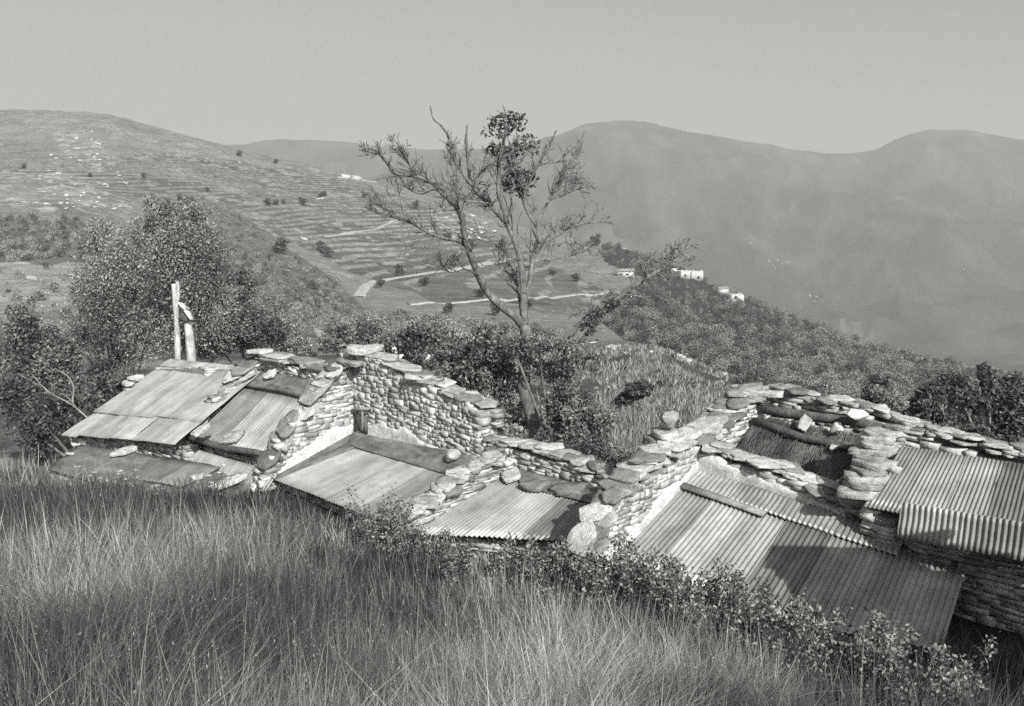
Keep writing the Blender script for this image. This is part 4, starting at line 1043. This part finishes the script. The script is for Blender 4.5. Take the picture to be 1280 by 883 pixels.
for x, y, r in spots:
    h_ = ray(x, y, 60)
    if h_ is None: continue
    s_ = r/F*h_[1]*1.0
    if first: pb.location = h_; pb.scale = (s_,)*3; pb['label'] = 'one of the small dark bushes scattered singly over the terraced hillside'; o = pb; first = False
    else: o = copytree(pb, h_, rs.rand()*6, (s_, s_, s_*rs.uniform(.8, 1.3)), 'one of the small dark bushes scattered singly over the terraced hillside')
# boulders on the left hill and at the bank
rm = MB(); rock(rm, [0, 0, .35], [2, 0, .1], [0, 1.5, 0], [0, 0, 1], .5, .12, CG5, .8); pr = rm.build('boulder', M['boulder'])
tag(pr, 'one of the pale boulders strewn over the hillsides', 'boulder', 'pale boulders on the hillsides'); first = True
rsp = [(rs.uniform(30, 160), rs.uniform(214, 262), rs.uniform(1, 2.8)) for _ in range(55)]+[(rs.uniform(62, 125), rs.uniform(165, 203), rs.uniform(1, 3)) for _ in range(26)]+[(rs.uniform(535, 620), rs.uniform(258, 300), rs.uniform(1.2, 3.6)) for _ in range(26)]
rsp += [(rs.uniform(740, 850), rs.uniform(428, 450), rs.uniform(2, 6)) for _ in range(14)]+[(850,448,6),(860,452,5),(770,436,8),(1040,500,7),(1055,503,6),(760,300,2),(780,312,2),(800,322,2),(40,350,6),(90,345,4),(60,368,5),(400,250,4),(432,223,7),(445,225,6),(1180,540,6),(905,470,5),(935,485,5),(300,205,2),(380,300,4),(1090,528,8),(935,310,0.1)]
for x, y, r in rsp:
    h_ = ray(x, y, 24)
    if h_ is None or h_[1] > 1100: continue
    s_ = r/F*h_[1]
    if first: pr.location = h_; pr.scale = (s_,)*3; first = False
    else:
        c = pr.copy(); COL.objects.link(c); c.location = h_; c.scale = (s_*rs.uniform(.8, 1.6), s_, s_*rs.uniform(.5, .9)); c.rotation_euler = (rs.uniform(-.2, .2), rs.uniform(-.2, .2), rs.rand()*6)

# ------------------------------------------------------------------ far houses
m, nt, b = newmat('opening_shade'); b.inputs['Base Color'].default_value = (.03, .03, .03, 1); b.inputs['Roughness'].default_value = 1; M['dark'] = m
m, nt, b = newmat('stone_tile_roof'); b.inputs['Base Color'].default_value = (.24, .24, .23, 1); b.inputs['Roughness'].default_value = .9; M['tile'] = m
def farhouse(label, px, py, w, h_, ruin=False, wins=((-.2, .5),), roof=True, rz=.3, name='far_house', yy=40):
    p = ray(px, py, yy)
    if p is None: return
    Y = p[1]; W = w/F*Y; H = h_/F*Y; D = W*.8; p[2] -= H*.1
    t = thing(name, label, 'house', p, 'houses on the far spur')
    ax = np.array([math.cos(rz), math.sin(rz), 0]); ay = np.array([-math.sin(rz), math.cos(rz), 0])
    mb = MB(); TT = W*.08
    if ruin:
        for c, a_, L_ in ((-ay*D/2, ax, W), (ay*D/2, ax, W), (ax*W/2, ay, D), (-ax*W/2, ay, D)):
            seg = 7; o_ = nrm(np.cross(a_, UPV))*TT
            for i in range(seg):
                hh = H*rs.uniform(.86, 1.02); box(mb, p+c+a_*L_*((i+.5)/seg-.5)+UPV*hh/2, a_*L_/seg*1.001, o_, UPV*hh)
    else: box(mb, p+UPV*H/2, ax*W, ay*D, UPV*H)
    mb.build('wall', M['ruin_wall'], t)
    for (x, z) in wins:
        mb = MB(); box(mb, p-ay*(D/2+TT/2*ruin)+ax*W*x+UPV*H*z, ax*W*.2, ay*W*.03, UPV*H*.24); mb.build('window', M['dark'], t)  # dark panel on the wall, stands for the shade inside the opening
    if roof:
        mb = MB(); e_ = W*.56; r0 = H*1.0; r1 = H*1.38
        V = [p+ax*sx*e_+ay*sy*D*.58+UPV*(r0) for sx in (-1, 1) for sy in (-1, 1)]+[p+ax*sx*e_+UPV*r1 for sx in (-1, 1)]
        V2 = [v_-UPV*H*.06 for v_ in V]
        V = V+V2
        mb.add(V, [(0,2,5,4),(3,1,4,5),(6,10,11,8),(7,9,11,10),(0,6,8,2),(1,3,9,7)], [(0,4,1),(2,3,5)]); mb.build('roof', M['tile'], t)
farhouse('bright white roofless house with one dark doorway, largest on the spur', 870, 350, 14, 13, True, ((.1, .35),), False, .05)
farhouse('arched ruin joined left of the bright white house', 855, 348, 12, 11, True, ((-.05, .45),), False, .2)
farhouse('small pale ruin farthest left of the white pair', 842, 342, 7, 7, True, (), False, .4)
farhouse('white ruin lower down the spur with jagged open top', 920, 379, 15, 13, True, ((-.2, .7), (.25, .3)), False, .1)
farhouse('low pale stone house just left of the lower ruin', 903, 367, 12, 7, False, (), True, .3)
farhouse('low white house seen behind the leaning branches', 782, 346, 20, 8, False, ((-.3, .5), (.1, .5)), True, -.1)
farhouse('small lone white hut near the lower end of the woodland', 1147, 455, 9, 7, False, (), True, .2, yy=150)
farhouse('tiny pale hut at the edge of the woodland', 1124, 441, 5, 5, False, (), False, .2, yy=150)
hp = None
for i, (x, y) in enumerate([(961,327),(966,333),(972,326),(978,331),(984,329),(969,337),(1012,371),(1020,372),(1018,378),(1205,338),(938,305)]):
    p = ray(x, y, 1300, 8000)
    if p is None: continue
    if hp is None:
        hp = thing('valley_house', 'one of the specks of white houses on the opposite mountainside', 'house', p, 'distant houses across the valley')
        hp.scale = (.4, .4, .4); mb = MB(); box(mb, p+UPV*4, [11, 0, 0], [0, 9, 0], [0, 0, 9]); mb.build('wall', M['ruin_wall'], hp)
        mb = MB(); mb.add([p+[-6, -5, 8.5], p+[6, -5, 8.5], p+[6, 5, 8.5], p+[-6, 5, 8.5], p+[-6, 0, 12], p+[6, 0, 12]], [(0,1,5,4),(2,3,4,5),(0,3,2,1)], [(0,4,3),(1,2,5)]); mb.build('roof', M['tile'], hp)
    else: copytree(hp, p, rs.rand()*3, rs.uniform(.3, .5))

# ------------------------------------------------------------------ foreground meadow
def L1Y(U): return np.interp(U, UG, _Yk[:, 0])
def blades(mb, X, Y, h, w, lean, bend, shade, dirb):
    n = len(X); Z = gz(X, Y)-.03
    an = rs.rand(n)*2*PI; sx, sy = np.cos(an)*w, np.sin(an)*w
    V = []
    ld = np.stack([np.cos(dirb), np.sin(dirb)], 1)
    for f, wf in ((0, 1.), (.35, .9), (.7, .6)):
        dx = ld*(lean*f*h+bend*f*f*h)[:, None]; z = Z+h*f*(1-.25*np.abs(bend)*f)
        V.append(np.stack([X+dx[:, 0]-sx*wf, Y+dx[:, 1]-sy*wf, z], 1)); V.append(np.stack([X+dx[:, 0]+sx*wf, Y+dx[:, 1]+sy*wf, z], 1))
    dx = ld*(lean*h+bend*h)[:, None]; V.append(np.stack([X+dx[:, 0], Y+dx[:, 1], Z+h*(1-.25*np.abs(bend))], 1))
    V = np.stack(V, 1).reshape(-1, 3); b_ = np.arange(n)*7
    Q = np.concatenate([np.stack([b_, b_+1, b_+3, b_+2], 1), np.stack([b_+2, b_+3, b_+5, b_+4], 1)]); T_ = np.stack([b_+4, b_+5, b_+6], 1)
    mb.add(V, Q, T_, shade=np.repeat(shade, 7))
mg = MB()
N = 760000
Yr = np.exp(rs.uniform(math.log(1.9), math.log(27), N)); U = rs.uniform(-.80, .80, N); X = U*Yr
ok = Yr < L1Y(U)+np.where(U < -.35, 4., np.where(U > .47, 1.6, .35)); X, Yr, U = X[ok], Yr[ok], U[ok]
n = len(X); NT = 20000
tu = rs.uniform(-.82, .82, NT); ty = np.exp(rs.uniform(math.log(1.8), math.log(27), NT)); tx = tu*ty
tsz = rs.uniform(.4, 1.5, NT)
order = np.argsort(ty)
# each blade joins a tuft at about its own distance
ki = order[np.clip(np.searchsorted(ty[order], Yr)+rs.randint(-40, 41, n), 0, NT-1)]
far_ = rs.rand(n) < .30
offr = np.abs(rs.normal(0, .055, n))*(1+.05*Yr); offa = rs.rand(n)*2*PI
Xt = tx[ki]+np.cos(offa)*offr; Yt = ty[ki]+np.sin(offa)*offr
X = np.where(far_, X, Xt); Yr = np.where(far_, Yr, Yt); U = X/Yr
ok = (Yr < L1Y(U)+np.where(U < -.35, 4., np.where(U > .47, 1.6, .35))) & (Yr > 1.4)
X, Yr, U, ki, far_, offr, offa = X[ok], Yr[ok], U[ok], ki[ok], far_[ok], offr[ok], offa[ok]
n = len(X); patch = fbm(X/2.3+4, Yr/2.8, 3); tall = fbm(X/1.1+8, Yr/1.1+2, 2)
hb = .30+.30*tall; h = hb*rs.uniform(.45, 1.2, n)*np.where(far_, .8, tsz[ki])
pxx, pyy = pixof(X, Yr, gz(X, Yr))
near = np.clip((L1Y(U)-Yr)/2.0, 0, 1); h *= np.where(pxx < 345, .9, .66)+np.where(pxx < 345, .1, .34)*near
stem = rs.rand(n) < .035; h = np.where(stem, h*1.3+.10, h)
w = np.maximum(.0024, Yr*.00042)*rs.uniform(.5, 1.6, n)*np.where(stem, .8, 1)
wind = 2*PI*fbm(X/1.7+20, Yr/1.7, 2)
cx_ = np.cos(offa)*np.where(far_, .2, .8)+np.cos(wind)*.5+.25; cy_ = np.sin(offa)*np.where(far_, .2, .8)+np.sin(wind)*.4
dirb = np.arctan2(cy_, cx_)+rs.normal(0, .35, n); lean = np.abs(rs.normal(.04, .09, n))+np.where(far_, 0, np.clip(offr*1.0, 0, .2)); bend = np.where(stem, .12, 1)*np.abs(rs.normal(.15, .28, n))
flat = (fbm(X/.9+2, Yr/.9+5, 2) > .58) & (Yr < 7); bend = np.where(flat, bend+.6, bend)
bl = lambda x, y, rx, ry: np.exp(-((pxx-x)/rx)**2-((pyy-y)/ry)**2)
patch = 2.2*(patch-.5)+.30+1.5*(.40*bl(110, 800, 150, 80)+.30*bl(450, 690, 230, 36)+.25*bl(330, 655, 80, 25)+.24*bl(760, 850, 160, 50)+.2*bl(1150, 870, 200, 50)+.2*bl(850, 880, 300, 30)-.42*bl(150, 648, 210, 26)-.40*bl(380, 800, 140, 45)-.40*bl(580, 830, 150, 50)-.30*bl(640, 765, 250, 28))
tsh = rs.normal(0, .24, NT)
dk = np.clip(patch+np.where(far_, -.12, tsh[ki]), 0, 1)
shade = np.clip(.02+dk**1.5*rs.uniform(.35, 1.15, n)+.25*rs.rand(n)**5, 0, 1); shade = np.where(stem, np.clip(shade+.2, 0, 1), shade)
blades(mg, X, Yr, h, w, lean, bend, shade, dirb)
# seed heads on the tall stems
ix = np.nonzero(stem)[0][::2]; ld = np.stack([np.cos(dirb[ix]), np.sin(dirb[ix])], 1)*((lean+bend)*h)[ix][:, None]
tip = np.stack([X[ix]+ld[:, 0], Yr[ix]+ld[:, 1], gz(X[ix], Yr[ix])-.03+h[ix]*(1-.25*bend[ix])], 1)
for k_ in range(4):
    leaves(mg, tip-np.array([0, 0, .022])*k_+rs.normal(size=tip.shape)*.004, np.maximum(.007, .0006*Yr[ix]), .25, .45, 2.)
o = mg.build('grass', M['grass']); o['kind'] = 'stuff'

# leafy sprigs and brambles at the edge of the meadow
def sprig(label, px, py, Y, W, H, n, size=.022, mat='leaf', stems=14):
    b0 = P(px, py, Y); b0[2] = float(gz(b0[0], b0[1]))
    n = int(n*1.7); stems = int(stems*1.5); t = thing('bramble', label, 'bramble', b0, 'brambles along the uphill side of the huts')
    mb = MB(); st = MB(); pts = []
    for i in range(stems):
        a_ = b0+np.array([rs.uniform(-W, W)/2, rs.uniform(-.3, .3), -.05]); a_[2] = float(gz(a_[0], a_[1]))
        hh = H*rs.uniform(.55, 1.1); d = np.array([rs.normal()*.22, rs.normal()*.2, 1.]); 
        p3 = smooth_path([a_, a_+d*hh*.5, a_+d*hh+np.array([rs.normal()*.08, rs.normal()*.08, 0])], 4)
        tube(st, p3, np.linspace(.006, .003, len(p3)), 4)
        m_ = n//stems; f = rs.rand(m_)**.7; q = np.stack([np.interp(f, np.linspace(0, 1, len(p3)), p3[:, j]) for j in range(3)], 1)
        pts.append(q+rs.normal(size=(m_, 3))*.045)
    leaves(mb, np.concatenate(pts), size, .55); mb.build('leaves', M[mat], t); st.build('stems', M['twig'], t)
for i, (l, x, y, Y, W, H, n) in enumerate([
    ('tall leafy bramble overlapping the lower corner of the pale ribbed roof', 478, 690, 15.0, 1.0, .85, 1700),
    ('bramble under the bush side of the pale roof', 520, 700, 14.6, 1.1, .5, 1300),
    ('dense bramble in front of the eave of the roof with three loose slabs', 640, 745, 12.3, 1.8, .62, 4200),
    ('bramble between the two foreground roofs', 725, 770, 11.6, 1.5, .72, 4000),
    ('thick bramble at the lower end of the plastered wall', 800, 790, 10.8, 1.4, .85, 4200),
    ('upright bramble against the ribbed roof, right of the plastered wall', 880, 815, 9.9, 1.4, .85, 4200),
    ('airy bramble before the middle of the large roof', 960, 850, 9.2, 1.4, .72, 3200),
    ('leafy sprigs before the shaded part of the large roof', 1050, 885, 8.5, 1.4, .85, 2600),
    ('sprigs at the right corner of the large roof', 1140, 890, 8.0, 1.3, .72, 1900),
    ('low bramble deep in the grass below the middle roofs', 690, 800, 10.3, 1.4, .36, 1500),
    ('broad-leaved weed before the plastered wall end', 950, 800, 9.9, .4, .55, 260),
    ]):
    sprig(l, x, y, Y, W, H, n, .024 if i != 10 else .035)

# ------------------------------------------------------------------ air
hz = MB(); box(hz, [0, 4480, -60], [19000, 0, 0], [0, 9000, 0], [0, 0, 1180])
m = bpy.data.materials.new('valley_haze'); m.use_nodes = True; nt = m.node_tree; nt.nodes.clear()
out = nt.nodes.new('ShaderNodeOutputMaterial'); pv = nt.nodes.new('ShaderNodeVolumePrincipled'); pv.inputs['Color'].default_value = (1, .997, .985, 1)
pv.inputs['Density'].default_value = .0002; pv.inputs['Anisotropy'].default_value = 0; nt.links.new(pv.outputs[0], out.inputs['Volume'])
o = hz.build('haze', m); o['kind'] = 'stuff'

# ------------------------------------------------------------------ light
W = bpy.data.worlds.new('World'); S.world = W; W.use_nodes = True; nt = W.node_tree; nt.nodes.clear(); k = NB(nt)
sky = k.n('ShaderNodeTexSky', sky_type='NISHITA'); sky.sun_disc = False; sky.sun_elevation = SUN_EL
sky.sun_rotation = PI/2-SA; sky.air_density = 1.0; sky.dust_density = 4
bw = k.n('ShaderNodeRGBToBW'); k.L(sky.outputs[0], bw.inputs[0])
bg = k.n('ShaderNodeBackground'); k.L(k.grey(bw.outputs[0]), bg.inputs[0]); bg.inputs[1].default_value = .10
wo = k.n('ShaderNodeOutputWorld'); k.L(bg.outputs[0], wo.inputs[0])
sl = bpy.data.lights.new('sun', 'SUN'); sl.energy = 4.2; sl.angle = math.radians(.5); sl.color = (1, .99, .965)
so = bpy.data.objects.new('sun', sl); COL.objects.link(so)
from mathutils import Vector
sd = Vector((math.cos(SUN_EL)*math.cos(SA), math.cos(SUN_EL)*math.sin(SA), math.sin(SUN_EL)))
so.rotation_euler = sd.to_track_quat('Z', 'Y').to_euler()

for o in bpy.data.objects:
    if '_o' in o: del o['_o']
S.view_settings.view_transform = 'Standard'; S.view_settings.look = 'None'; S.view_settings.exposure = 0.26; S.view_settings.gamma = 1
S.render.engine = 'CYCLES'
cy = S.cycles; cy.max_bounces = 4; cy.diffuse_bounces = 2; cy.glossy_bounces = 1; cy.transmission_bounces = 2; cy.volume_bounces = 0; cy.transparent_max_bounces = 4
cy.use_denoising = False; cy.caustics_reflective = False; cy.caustics_refractive = False; cy.sample_clamp_indirect = 3
